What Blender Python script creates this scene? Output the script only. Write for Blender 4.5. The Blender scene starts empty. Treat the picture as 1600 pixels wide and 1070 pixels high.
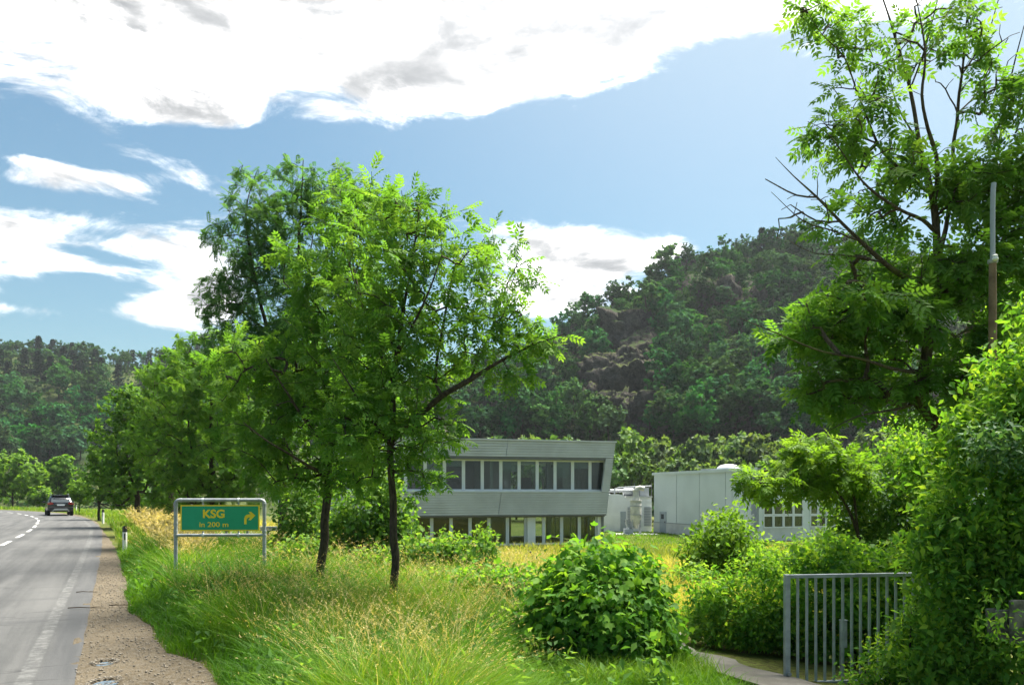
import bpy, math, random
import numpy as np
from mathutils import Vector, Matrix

random.seed(7)
RNG = np.random.default_rng(11)
R = math.radians
SC = bpy.context.scene
COL = SC.collection

# ------------------------------------------------------------------ camera, sky, sun, exposure
EYE, FPX, HZ = 1.7, 1200.0, 772.0
cam_d = bpy.data.cameras.new('camera')
cam = bpy.data.objects.new('camera', cam_d); COL.objects.link(cam)
cam.location = (0, 0, EYE); cam.rotation_euler = (R(90), 0, 0)
cam_d.sensor_width = 36; cam_d.lens = 27.0; cam_d.shift_y = 237.0 / 1600
cam_d.clip_start = 0.05; cam_d.clip_end = 9000
SC.camera = cam

SUN_EL, SUN_AZ = 64.0, 48.0      # azimuth to the right of +Y
world = bpy.data.worlds.new('World'); SC.world = world; world.use_nodes = True
sun_d = bpy.data.lights.new('sun', 'SUN'); sun = bpy.data.objects.new('sun', sun_d); COL.objects.link(sun)
sun_d.energy = 3.0; sun_d.angle = R(30); sun_d.color = (1.0, 0.95, 0.86)
sun.rotation_euler = (R(90 - SUN_EL), 0, R(180 - SUN_AZ))
SC.view_settings.view_transform = 'Standard'; SC.view_settings.look = 'None'
SC.view_settings.gamma = 1.0; SC.view_settings.use_curve_mapping = False
SC.view_settings.exposure = 2.5
SC.cycles.max_bounces = 10; SC.cycles.diffuse_bounces = 6; SC.cycles.glossy_bounces = 3
SC.cycles.transmission_bounces = 8; SC.cycles.transparent_max_bounces = 8
SC.cycles.sample_clamp_indirect = 6.0

class NT:
    """small node-tree helper"""
    def __init__(s, tree): s.t = tree; s.n = tree.nodes; s.l = tree.links
    def new(s, typ, **kw):
        n = s.n.new(typ)
        for k, v in kw.items(): setattr(n, k, v)
        return n
    def link(s, a, b): s.l.new(a, b)
    def put(s, sock, v):
        if isinstance(v, bpy.types.NodeSocket): s.l.new(v, sock)
        else: sock.default_value = v
    def math(s, op, a, b=None, c=None, clamp=False):
        n = s.new('ShaderNodeMath', operation=op); n.use_clamp = clamp
        s.put(n.inputs[0], a)
        if b is not None: s.put(n.inputs[1], b)
        if c is not None: s.put(n.inputs[2], c)
        return n.outputs[0]
    def mapr(s, v, a, b, c=0.0, d=1.0, smooth=True):
        n = s.new('ShaderNodeMapRange'); n.interpolation_type = 'SMOOTHSTEP' if smooth else 'LINEAR'
        s.put(n.inputs['Value'], v)
        for k, q in zip(('From Min', 'From Max', 'To Min', 'To Max'), (a, b, c, d)): n.inputs[k].default_value = q
        return n.outputs['Result']
    def noise(s, vec, scale, detail=4, rough=0.55, dist=0.0):
        n = s.new('ShaderNodeTexNoise'); n.inputs['Scale'].default_value = scale
        n.inputs['Detail'].default_value = detail; n.inputs['Roughness'].default_value = rough
        n.inputs['Distortion'].default_value = dist
        if vec is not None: s.link(vec, n.inputs['Vector'])
        return n.outputs['Fac']
    def mix(s, f, a, b, typ='MIX'):
        n = s.new('ShaderNodeMix', data_type='RGBA', blend_type=typ)
        s.put(n.inputs[0], f); s.put(n.inputs[6], a); s.put(n.inputs[7], b)
        return n.outputs[2]

def c4(c): return (c[0], c[1], c[2], 1.0)

def build_sky():
    N = NT(world.node_tree); N.n.clear()
    out = N.new('ShaderNodeOutputWorld'); bg = N.new('ShaderNodeBackground'); N.link(bg.outputs[0], out.inputs[0])
    bg.inputs['Strength'].default_value = 0.05
    sky = N.new('ShaderNodeTexSky'); sky.sky_type = 'NISHITA'; sky.sun_disc = False
    sky.sun_elevation = R(SUN_EL); sky.sun_rotation = R(SUN_AZ)
    sky.air_density = 1.25; sky.dust_density = 1.4; sky.ozone_density = 1.4
    tc = N.new('ShaderNodeTexCoord'); sep = N.new('ShaderNodeSeparateXYZ'); N.link(tc.outputs['Generated'], sep.inputs[0])
    x, y, z = sep.outputs
    az = N.math('ARCTAN2', x, y)
    el = N.math('ARCSINE', z)
    mp = N.new('ShaderNodeMapping'); mp.inputs['Scale'].default_value = (1.0, 1.0, 2.6); N.link(tc.outputs['Generated'], mp.inputs[0])
    n1 = N.noise(mp.outputs[0], 7.0, 10, 0.66, 0.5)
    mp2 = N.new('ShaderNodeMapping'); mp2.inputs['Scale'].default_value = (1.0, 1.0, 3.2)
    mp2.inputs['Location'].default_value = (3.1, 1.7, 0.4); N.link(tc.outputs['Generated'], mp2.inputs[0])
    n2 = N.noise(mp2.outputs[0], 2.6, 6, 0.55, 0.2)
    dens = N.math('MULTIPLY_ADD', n1, 1.9, -1.06)
    dens = N.math('ADD', dens, N.math('MULTIPLY_ADD', n2, 0.9, -0.45))
    def blob(px, py, rx, ry, w):
        nonlocal dens
        a0 = math.atan((px - 800) / FPX); e0 = math.atan((HZ - py) / FPX * math.cos(a0))
        sa = rx / FPX * math.cos(a0) ** 2; se = ry / FPX * math.cos(e0) ** 2
        u = N.math('MULTIPLY', N.math('SUBTRACT', az, a0), 1 / sa)
        v = N.math('MULTIPLY', N.math('SUBTRACT', el, e0), 1 / se)
        d = N.math('SQRT', N.math('ADD', N.math('MULTIPLY', u, u), N.math('MULTIPLY', v, v)))
        dens = N.math('ADD', dens, N.mapr(d, 0.25, 1.35, w, 0.0))
    for b in ((300, -80, 760, 270, 0.60), (800, 10, 360, 180, 0.50), (100, 60, 420, 150, 0.22), (1000, -40, 330, 140, 0.4), (640, 110, 260, 70, 0.25),
              (1450, -60, 260, 110, 0.35),
              (560, 190, 90, 26, 0.22), (60, 272, 120, 26, 0.34), (250, 262, 90, 34, 0.24), (190, 285, 80, 22, 0.2),
              (190, 366, 280, 34, 0.40), (30, 400, 150, 50, 0.40), (250, 485, 120, 46, 0.42), (330, 450, 80, 50, 0.2), (40, 490, 110, 16, 0.34),
              (940, 385, 210, 46, 0.50), (880, 450, 120, 50, 0.45), (1262, 78, 46, 20, 0.35),
              (1080, 240, 340, 140, -0.75), (480, 245, 220, 45, -0.40), (330, 225, 260, 26, -0.30), (100, 232, 200, 22, -0.28), (620, 260, 220, 70, -0.45),
              (90, 318, 220, 16, -0.16), (110, 520, 220, 22, -0.45), (150, 452, 130, 22, -0.45), (160, 400, 120, 10, -0.2), (1400, 250, 250, 160, -0.6),
              (1250, 330, 200, 60, -0.4)):
        blob(*b)
    mask = N.math('POWER', N.mapr(dens, -0.05, 0.42), 1.25)
    n3 = N.noise(mp2.outputs[0], 3.0, 5, 0.55, 0.2); n4 = N.noise(mp.outputs[0], 12.0, 8, 0.60, 0.3)
    thick = N.mapr(dens, 0.34, 0.74)
    grey = N.math('MULTIPLY', thick, N.mapr(n3, 0.28, 0.62), clamp=True)
    billow = N.mix(N.mapr(n4, 0.30, 0.66), (3.1, 3.15, 3.2, 1), (12.0, 11.8, 11.5, 1))
    # brighter round the veiled sun
    sd = (math.sin(R(SUN_AZ)) * math.cos(R(SUN_EL)), math.cos(R(SUN_AZ)) * math.cos(R(SUN_EL)), math.sin(R(SUN_EL)))
    dp = N.new('ShaderNodeVectorMath', operation='DOT_PRODUCT'); N.link(tc.outputs['Generated'], dp.inputs[0]); dp.inputs[1].default_value = sd
    glow = N.mapr(dp.outputs['Value'], 0.55, 1.0, 0.0, 1.0)
    ccol = N.mix(grey, billow, (1.95, 2.02, 2.1, 1))
    gl = N.new('ShaderNodeVectorMath', operation='SCALE'); N.link(ccol, gl.inputs[0])
    N.link(N.math('MULTIPLY_ADD', glow, 0.9, 0.85), gl.inputs['Scale'])
    g2 = N.mapr(dp.outputs['Value'], 0.50, 1.0, 0.0, 0.85)
    clear = N.mix(1.0, sky.outputs[0], (0.36, 0.475, 0.475, 1), 'MULTIPLY')
    clear = N.mix(g2, clear, (2.9, 3.35, 3.7, 1))
    tot = N.mix(mask, clear, gl.outputs[0])
    N.link(tot, bg.inputs['Color'])
build_sky()

# ------------------------------------------------------------------ pixel -> place helpers, terrain shape
def P(px, py, Y): return np.array(((px - 800) / FPX * Y, Y, EYE - (py - HZ) / FPX * Y))

def catmull(pts, step):
    pts = np.array(pts, float); out = []
    p = np.vstack([2 * pts[0] - pts[1], pts, 2 * pts[-1] - pts[-2]])
    for i in range(1, len(p) - 2):
        n = max(2, int(np.linalg.norm(p[i + 1] - p[i]) / step))
        for t in np.linspace(0, 1, n, endpoint=False):
            a, b, c, d = p[i - 1], p[i], p[i + 1], p[i + 2]
            out.append(.5 * (2 * b + (c - a) * t + (2 * a - 5 * b + 4 * c - d) * t * t + (3 * b - a - 3 * c + d) * t ** 3))
    out.append(p[-2]); return np.array(out)

ROAD = catmull([(22, -48), (6.74, -20), (-3.66, 0), (-8.86, 10), (-14.06, 20), (-17.75, 27), (-22.5, 35.8), (-27.4, 44.3), (-32.3, 52.3),
                (-38.6, 61.3), (-46.2, 70.8), (-55, 79.5), (-66, 88), (-82, 96), (-102, 101), (-130, 103), (-170, 100)], 0.8)
RT = np.gradient(ROAD, axis=0); RT /= np.linalg.norm(RT, axis=1)[:, None]
RN = np.stack([RT[:, 1], -RT[:, 0]], 1)           # right-hand normal
HALF = 2.95

def road_d(x, y):
    """signed distance to the right of the road's right asphalt edge"""
    x = np.atleast_1d(np.asarray(x, float)); y = np.atleast_1d(np.asarray(y, float))
    out = np.empty(x.shape); xf, yf, of = x.ravel(), y.ravel(), out.ravel()
    for s in range(0, len(xf), 20000):
        q = np.stack([xf[s:s + 20000], yf[s:s + 20000]], 1)
        d2 = ((q[:, None, :] - ROAD[None, ::2]) ** 2).sum(2); k = d2.argmin(1) * 2
        v = q - ROAD[k]; of[s:s + 20000] = np.sign((v * RN[k]).sum(1)) * np.sqrt(d2.min(1)) - HALF
    return out
def sstep(a, b, t): t = np.clip((t - a) / (b - a), 0, 1); return t * t * (3 - 2 * t)
def gz(x, y, d=None):
    if d is None: d = road_d(x, y)
    return -1.9 * sstep(3.2, 22, d) - 0.25 * sstep(0.6, 4, -d - 2 * HALF)
def gz1(x, y): return float(gz(x, y)[0])
def ground_hit(px, py):
    """where the line of sight through a pixel meets the ground"""
    Y = EYE * FPX / (py - HZ)
    for _ in range(30):
        q = P(px, py, Y); Y = 0.5 * Y + 0.5 * (EYE - gz1(q[0], q[1])) * FPX / (py - HZ)
    q = P(px, py, Y); return np.array((q[0], q[1], gz1(q[0], q[1])))

def vnoise(x, y, seed=0):
    """smooth value noise for terrain shape"""
    def h(i, j): 
        v = np.sin(i * 127.1 + j * 311.7 + seed * 74.7) * 43758.5453; return v - np.floor(v)
    i, j = np.floor(x), np.floor(y); fx, fy = x - i, y - j
    fx = fx * fx * (3 - 2 * fx); fy = fy * fy * (3 - 2 * fy)
    return (h(i, j) * (1 - fx) + h(i + 1, j) * fx) * (1 - fy) + (h(i, j + 1) * (1 - fx) + h(i + 1, j + 1) * fx) * fy - 0.5
def fbm(x, y, o=4, seed=0):
    s = 0; a = 1.0
    for k in range(o): s = s + a * vnoise(x * 2 ** k, y * 2 ** k, seed + k); a *= 0.5
    return s

# ------------------------------------------------------------------ mesh helpers
def tag(o, label=None, cat=None, group=None, kind=None):
    if label: o['label'] = label
    if cat: o['category'] = cat
    if group: o['group'] = group
    if kind: o['kind'] = kind
    return o
def empty(name, loc=(0, 0, 0), rz=0.0):
    o = bpy.data.objects.new(name, None); COL.objects.link(o); o.location = tuple(loc); o.rotation_euler = (0, 0, rz)
    o.empty_display_size = 0.1; return o
def link(name, me, parent=None, mat=None):
    o = bpy.data.objects.new(name, me); COL.objects.link(o)
    if mat and not me.materials: me.materials.append(mat)
    if parent is not None: o.parent = parent
    return o
def np_mesh(name, V, F, mats, tint=None, smooth=False, mi=None):
    """V (n,3), F (m,k) array of one face size"""
    me = bpy.data.meshes.new(name); V = np.ascontiguousarray(V, np.float32); F = np.ascontiguousarray(F, np.int32)
    me.vertices.add(len(V)); me.vertices.foreach_set('co', V.ravel())
    k = F.shape[1]; me.loops.add(F.size); me.loops.foreach_set('vertex_index', F.ravel())
    me.polygons.add(len(F)); me.polygons.foreach_set('loop_start', np.arange(0, F.size, k, dtype=np.int32))
    if smooth: me.polygons.foreach_set('use_smooth', np.ones(len(F), bool))
    if mi is not None: me.polygons.foreach_set('material_index', np.asarray(mi, np.int32))
    if tint is not None:
        at = me.attributes.new('tint', 'FLOAT', 'POINT'); at.data.foreach_set('value', np.ascontiguousarray(tint, np.float32))
    for m in (mats if isinstance(mats, (list, tuple)) else [mats]): me.materials.append(m)
    me.update(calc_edges=True); me.validate(); return me
def scatter(TV, TF, M, Pos, S):
    n = len(TV); V = np.einsum('nij,kj->nki', M, TV) * S[:, None, None] + Pos[:, None, :]
    F = TF[None] + (np.arange(len(Pos)) * n)[:, None, None]
    return V.reshape(-1, 3), F.reshape(-1, TF.shape[1])
def unit(v): return v / np.maximum(np.linalg.norm(v, axis=-1, keepdims=True), 1e-9)
def frames(d, up):
    """matrices whose +Y is d and whose +Z is near up"""
    y = unit(d); x = unit(np.cross(y, up)); z = np.cross(x, y); return np.stack([x, y, z], 2)

class MB:
    """hard-surface mesh builder"""
    def __init__(s): s.v = []; s.f = []
    def add(s, vs, fs):
        b = len(s.v); s.v += [tuple(map(float, q)) for q in vs]; s.f += [tuple(b + i for i in f) for f in fs]; return s
    def box(s, x0, x1, y0, y1, z0, z1):
        return s.add([(x0, y0, z0), (x1, y0, z0), (x1, y1, z0), (x0, y1, z0), (x0, y0, z1), (x1, y0, z1), (x1, y1, z1), (x0, y1, z1)],
                     [(3, 2, 1, 0), (4, 5, 6, 7), (0, 1, 5, 4), (1, 2, 6, 5), (2, 3, 7, 6), (3, 0, 4, 7)])
    def prism(s, poly, y0, y1):
        """polygon in (x,z) extruded along y"""
        n = len(poly); vs = [(x, y0, z) for x, z in poly] + [(x, y1, z) for x, z in poly]
        return s.add(vs, [tuple(range(n)), tuple(range(2 * n - 1, n - 1, -1))] + [(i, i + n, (i + 1) % n + n, (i + 1) % n) for i in range(n)])
    def tube(s, pts, r, k=8, caps=True):
        pts = np.array(pts, float); n = len(pts); r = np.broadcast_to(np.array(r, float), (n,))
        t = unit(np.gradient(pts, axis=0)); b = len(s.v)
        ref = np.array((0, 0, 1.0)) if abs(t[0][2]) < 0.9 else np.array((0, 1.0, 0))
        u = np.cross(t[0], ref); u /= np.linalg.norm(u)
        for i in range(n):
            u = u - t[i] * u.dot(t[i]); u /= np.linalg.norm(u); w = np.cross(t[i], u)
            for j in range(k):
                a = 2 * math.pi * j / k; s.v.append(tuple(pts[i] + r[i] * (u * math.cos(a) + w * math.sin(a))))
        for i in range(n - 1):
            for j in range(k):
                s.f.append((b + i * k + j, b + i * k + (j + 1) % k, b + (i + 1) * k + (j + 1) % k, b + (i + 1) * k + j))
        if caps: s.f.append(tuple(b + j for j in range(k))[::-1]); s.f.append(tuple(b + (n - 1) * k + j for j in range(k)))
        return s
    def lathe(s, prof, k=24, c=(0, 0, 0), axis='z'):
        b = len(s.v)
        for r, h in prof:
            for j in range(k):
                a = 2 * math.pi * j / k
                q = (r * math.cos(a), r * math.sin(a), h) if axis == 'z' else (h, r * math.cos(a), r * math.sin(a))
                s.v.append((c[0] + q[0], c[1] + q[1], c[2] + q[2]))
        for i in range(len(prof) - 1):
            for j in range(k):
                s.f.append((b + i * k + j, b + i * k + (j + 1) % k, b + (i + 1) * k + (j + 1) % k, b + (i + 1) * k + j))
        s.f.append(tuple(b + j for j in range(k))[::-1]); s.f.append(tuple(b + (len(prof) - 1) * k + j for j in range(k)))
        return s
    def build(s, name, mat, parent=None, smooth=False, bevel=0.0):
        me = bpy.data.meshes.new(name); me.from_pydata(s.v, [], s.f); me.materials.append(mat)
        if smooth: me.polygons.foreach_set('use_smooth', [True] * len(me.polygons))
        me.update(); o = link(name, me, parent)
        if bevel:
            m = o.modifiers.new('bevel', 'BEVEL'); m.width = bevel; m.segments = 2; m.limit_method = 'ANGLE'
        if smooth:
            try: me.set_sharp_from_angle(angle=R(40))
            except Exception: pass
        return o

# ------------------------------------------------------------------ materials
def new_mat(name):
    m = bpy.data.materials.new(name); m.use_nodes = True; N = NT(m.node_tree); N.n.clear()
    out = N.new('ShaderNodeOutputMaterial'); return m, N, out
def principled(N, out, col, rough=0.6, spec=0.5, metal=0.0, bump=None, bump_s=0.3, bump_d=0.02):
    p = N.new('ShaderNodeBsdfPrincipled'); N.put(p.inputs['Base Color'], col if isinstance(col, bpy.types.NodeSocket) else c4(col))
    N.put(p.inputs['Roughness'], rough); p.inputs['Specular IOR Level'].default_value = spec; p.inputs['Metallic'].default_value = metal
    if bump is not None:
        b = N.new('ShaderNodeBump'); b.inputs['Strength'].default_value = bump_s; b.inputs['Distance'].default_value = bump_d
        N.link(bump, b.inputs['Height']); N.link(b.outputs[0], p.inputs['Normal'])
    N.link(p.outputs[0], out.inputs[0]); return p
def pos(N): return N.new('ShaderNodeNewGeometry').outputs['Position']
def objc(N): return N.new('ShaderNodeTexCoord').outputs['Object']

def plain(name, col, rough=0.6, spec=0.4, metal=0.0, var=0.15, scale=3.0, bump=0.0):
    """paint, metal, plastic with weather variation"""
    m, N, out = new_mat(name); v = objc(N)
    n = N.noise(v, scale, 6, 0.6, 0.3); f = N.mapr(n, 0.3, 0.7, 0, 1)
    a = tuple(c * (1 - var) for c in col); b = tuple(min(1, c * (1 + var)) for c in col)
    fine = N.noise(v, scale * 14, 3, 0.6)
    principled(N, out, N.mix(f, c4(a), c4(b)), N.mapr(fine, 0.3, 0.7, max(0.02, rough - 0.1), min(1, rough + 0.1)), spec, metal, fine if bump else None, bump, 0.01)
    return m
def leaf_mat(name, dark, mid, light, trans=0.42, rough=0.6, objvar=0.0, spec=0.16):
    m, N, out = new_mat(name)
    at = N.new('ShaderNodeAttribute'); at.attribute_name = 'tint'
    r = N.new('ShaderNodeValToRGB'); e = r.color_ramp.elements
    e[0].position = 0.0; e[0].color = c4(dark); e[1].position = 1.0; e[1].color = c4(light)
    k = e.new(0.5); k.color = c4(mid); N.link(at.outputs['Fac'], r.inputs[0]); col = r.outputs[0]
    if objvar:
        oi = N.new('ShaderNodeObjectInfo'); h = N.new('ShaderNodeHueSaturation'); N.link(col, h.inputs['Color'])
        N.link(N.mapr(oi.outputs['Random'], 0, 1, 0.5 - 0.035 * objvar, 0.5 + 0.03 * objvar, False), h.inputs['Hue'])
        rn = N.math('FRACT', N.math('MULTIPLY', oi.outputs['Random'], 17.31))
        N.link(N.mapr(rn, 0, 1, 1 - 0.42 * objvar, 1 + 0.42 * objvar, False), h.inputs['Value'])
        rs = N.math('FRACT', N.math('MULTIPLY', oi.outputs['Random'], 91.7)); N.link(N.mapr(rs, 0, 1, 0.75, 1.1, False), h.inputs['Saturation'])
        col = h.outputs[0]
    p = N.new('ShaderNodeBsdfPrincipled'); N.link(col, p.inputs['Base Color']); p.inputs['Roughness'].default_value = rough
    p.inputs['Specular IOR Level'].default_value = spec
    t = N.new('ShaderNodeBsdfTranslucent'); tcol = N.mix(1.0, col, (1.55, 1.45, 0.55, 1), 'MULTIPLY'); N.link(tcol, t.inputs['Color'])
    ms = N.new('ShaderNodeMixShader'); ms.inputs[0].default_value = trans
    N.link(p.outputs[0], ms.inputs[1]); N.link(t.outputs[0], ms.inputs[2]); N.link(ms.outputs[0], out.inputs[0])
    return m
def bark_mat(name, a, b, moss=0.3):
    m, N, out = new_mat(name); v = pos(N)
    mp = N.new('ShaderNodeMapping'); mp.inputs['Scale'].default_value = (1, 1, 0.25); N.link(v, mp.inputs[0])
    n = N.noise(mp.outputs[0], 40, 5, 0.65); g = N.mapr(N.noise(v, 3.5, 4), 0.5, 0.68, 0, moss)
    col = N.mix(N.mapr(n, 0.3, 0.7), c4(a), c4(b)); col = N.mix(g, col, (0.10, 0.11, 0.025, 1))
    principled(N, out, col, 0.9, 0.2, 0, n, 0.8, 0.02); return m

M = {}
M['ash'] = leaf_mat('ash_leaf', (0.0473, 0.1326, 0.0198), (0.1026, 0.2339, 0.0359), (0.1751, 0.3033, 0.0546), 0.52)
M['ash_far'] = leaf_mat('ash_far_leaf', (0.0346, 0.1074, 0.0359), (0.071, 0.177, 0.0476), (0.1051, 0.2123, 0.0655), 0.52)
M['maple'] = leaf_mat('roadside_leaf', (0.0442, 0.12, 0.0198), (0.0947, 0.2149, 0.0318), (0.1634, 0.2831, 0.0546), 0.52)
M['hill'] = leaf_mat('hill_leaf', (0.0143, 0.0687, 0.0181), (0.0269, 0.1067, 0.0254), (0.0477, 0.154, 0.0326), 0.25, 0.8, 1.0, 0.04)
M['pine'] = leaf_mat('pine_needle', (0.0068, 0.0283, 0.0144), (0.0116, 0.0416, 0.0184), (0.0204, 0.0583, 0.024), 0.15, 0.8, 0.8, 0.04)
M['robinia'] = leaf_mat('robinia_leaf', (0.0437, 0.1073, 0.0226), (0.082, 0.17, 0.0368), (0.1421, 0.2326, 0.0509), 0.4, 0.55, 0.5)
M['creeper'] = leaf_mat('creeper_leaf', (0.0415, 0.1319, 0.017), (0.0863, 0.2307, 0.0277), (0.2071, 0.3692, 0.0425), 0.52, 0.6)
M['clematis'] = leaf_mat('clematis_leaf', (0.0441, 0.138, 0.019), (0.1104, 0.2681, 0.033), (0.2871, 0.4386, 0.0518), 0.52, 0.6)
M['shrub'] = leaf_mat('shrub_leaf', (0.035, 0.1001, 0.0233), (0.0877, 0.2003, 0.0351), (0.2103, 0.3336, 0.0584), 0.52)
M['bright'] = leaf_mat('bright_leaf', (0.064, 0.1615, 0.019), (0.1281, 0.2523, 0.0287), (0.1706, 0.2745, 0.0525), 0.52)
M['dogwood'] = leaf_mat('dogwood_leaf', (0.0366, 0.1037, 0.0366), (0.0732, 0.1708, 0.061), (0.1464, 0.244, 0.1037), 0.35, 0.55)
M['grass'] = leaf_mat('grass_blade', (0.0435, 0.1337, 0.0079), (0.1043, 0.2242, 0.0139), (0.2346, 0.3018, 0.0396), 0.42, 0.5)
M['meadow'] = leaf_mat('meadow_blade', (0.10, 0.17, 0.018), (0.25, 0.28, 0.05), (0.42, 0.37, 0.10), 0.52, 0.6)
M['straw'] = leaf_mat('straw_stalk', (0.28, 0.25, 0.08), (0.45, 0.37, 0.15), (0.60, 0.50, 0.26), 0.35, 0.6)
M['scrub'] = leaf_mat('scrub_leaf', (0.0109, 0.0431, 0.0108), (0.0231, 0.0669, 0.0144), (0.0606, 0.093, 0.021), 0.25, 0.85, 0.0, 0.03)
M['bark'] = bark_mat('bark', (0.022, 0.016, 0.011), (0.075, 0.058, 0.040), 0.15)
M['bark_moss'] = bark_mat('mossy_bark', (0.030, 0.022, 0.014), (0.095, 0.072, 0.045), 0.75)
M['galv'] = plain('galvanised_steel', (0.30, 0.32, 0.33), 0.5, 0.5, 0.35, 0.2, 9, 0.1)
M['gate'] = plain('grey_blue_steel', (0.33, 0.36, 0.38), 0.5, 0.5, 0.3, 0.22, 7, 0.15)
M['clad'] = plain('grey_metal_cladding', (0.50, 0.515, 0.545), 0.5, 0.4, 0.1, 0.10, 0.5)
M['trim'] = plain('dark_grey_trim', (0.11, 0.115, 0.12), 0.5, 0.5, 0.1, 0.1, 2)
M['wframe'] = plain('white_window_frame', (0.62, 0.65, 0.67), 0.4, 0.5, 0, 0.05, 1)
M['white'] = plain('white_render', (0.72, 0.73, 0.72), 0.8, 0.2, 0, 0.07, 0.8)
M['hall'] = plain('pale_hall_panel', (0.56, 0.61, 0.60), 0.55, 0.4, 0.1, 0.05, 0.4)
M['hallseam'] = plain('hall_seam', (0.22, 0.25, 0.26), 0.6, 0.4, 0, 0.1, 2)
M['plinth'] = plain('concrete_plinth', (0.52, 0.53, 0.51), 0.85, 0.2, 0, 0.12, 1.2)
M['greydoor'] = plain('grey_door', (0.30, 0.34, 0.37), 0.5, 0.4, 0, 0.06, 2)
M['louvre'] = plain('grey_louvre', (0.32, 0.34, 0.36), 0.5, 0.4, 0.2, 0.08, 2)
M['beige'] = plain('beige_vessel', (0.50, 0.49, 0.42), 0.6, 0.3, 0, 0.2, 2.5)
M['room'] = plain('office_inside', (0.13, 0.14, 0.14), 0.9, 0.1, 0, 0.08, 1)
M['slab'] = plain('weathered_slab', (0.12, 0.118, 0.09), 0.9, 0.2, 0, 0.6, 9, 0.6)
M['green_sign'] = plain('green_sign_face', (0.0, 0.33, 0.165), 0.45, 0.4, 0, 0.05, 4)
M['yellow'] = plain('sign_yellow', (0.95, 0.66, 0.015), 0.45, 0.4, 0, 0.05, 6)
M['black'] = plain('black_plastic', (0.018, 0.018, 0.02), 0.5, 0.4, 0, 0.2, 9)
M['postwhite'] = plain('white_plastic_post', (0.74, 0.74, 0.70), 0.5, 0.4, 0, 0.08, 8)
M['carpaint'] = plain('black_car_paint', (0.010, 0.012, 0.017), 0.18, 0.7, 0, 0.05, 2)
M['tyre'] = plain('tyre_rubber', (0.014, 0.014, 0.014), 0.85, 0.2, 0, 0.2, 9)
M['rim'] = plain('alloy_rim', (0.35, 0.36, 0.37), 0.3, 0.6, 0.8, 0.05, 3)
M['tail'] = plain('tail_light_red', (0.30, 0.012, 0.012), 0.2, 0.7, 0, 0.05, 5)
M['silver'] = plain('silver_trim', (0.42, 0.43, 0.43), 0.35, 0.6, 0.5, 0.05, 5)
M['plate'] = plain('number_plate_white', (0.72, 0.73, 0.74), 0.4, 0.4, 0, 0.03, 4)
M['carglass'] = plain('dark_car_glass', (0.04, 0.05, 0.055), 0.06, 0.8, 0, 0.02, 1)
M['fence'] = plain('dark_green_post', (0.035, 0.055, 0.05), 0.6, 0.4, 0, 0.2, 8)
M['wood'] = plain('pole_brown', (0.17, 0.115, 0.07), 0.85, 0.2, 0, 0.3, 7, 0.4)
M['banner'] = plain('green_cloth', (0.02, 0.22, 0.14), 0.7, 0.2, 0, 0.1, 3)
M['paint'] = plain('road_paint', (0.42, 0.42, 0.405), 0.75, 0.3, 0, 0.15, 5)
M['red'] = plain('red_reflector', (0.45, 0.03, 0.02), 0.3, 0.5, 0, 0.05, 5)
M['twig'] = plain('dry_twig', (0.05, 0.035, 0.022), 0.9, 0.2, 0, 0.3, 20)

def glass_mat():
    m, N, out = new_mat('window_glass')
    t = N.new('ShaderNodeBsdfTransparent'); t.inputs['Color'].default_value = (0.60, 0.68, 0.66, 1)
    g = N.new('ShaderNodeBsdfGlossy'); g.inputs['Roughness'].default_value = 0.02; g.inputs['Color'].default_value = (0.8, 0.85, 0.87, 1)
    b = N.new('ShaderNodeBump'); b.inputs['Strength'].default_value = 0.02; b.inputs['Distance'].default_value = 0.05
    N.link(N.noise(objc(N), 0.9, 2), b.inputs['Height']); N.link(b.outputs[0], g.inputs['Normal'])
    fr = N.new('ShaderNodeFresnel'); fr.inputs['IOR'].default_value = 1.5
    ms = N.new('ShaderNodeMixShader'); N.link(fr.outputs[0], ms.inputs[0]); N.link(t.outputs[0], ms.inputs[1]); N.link(g.outputs[0], ms.inputs[2])
    N.link(ms.outputs[0], out.inputs[0]); return m
M['glass'] = glass_mat()

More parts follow.
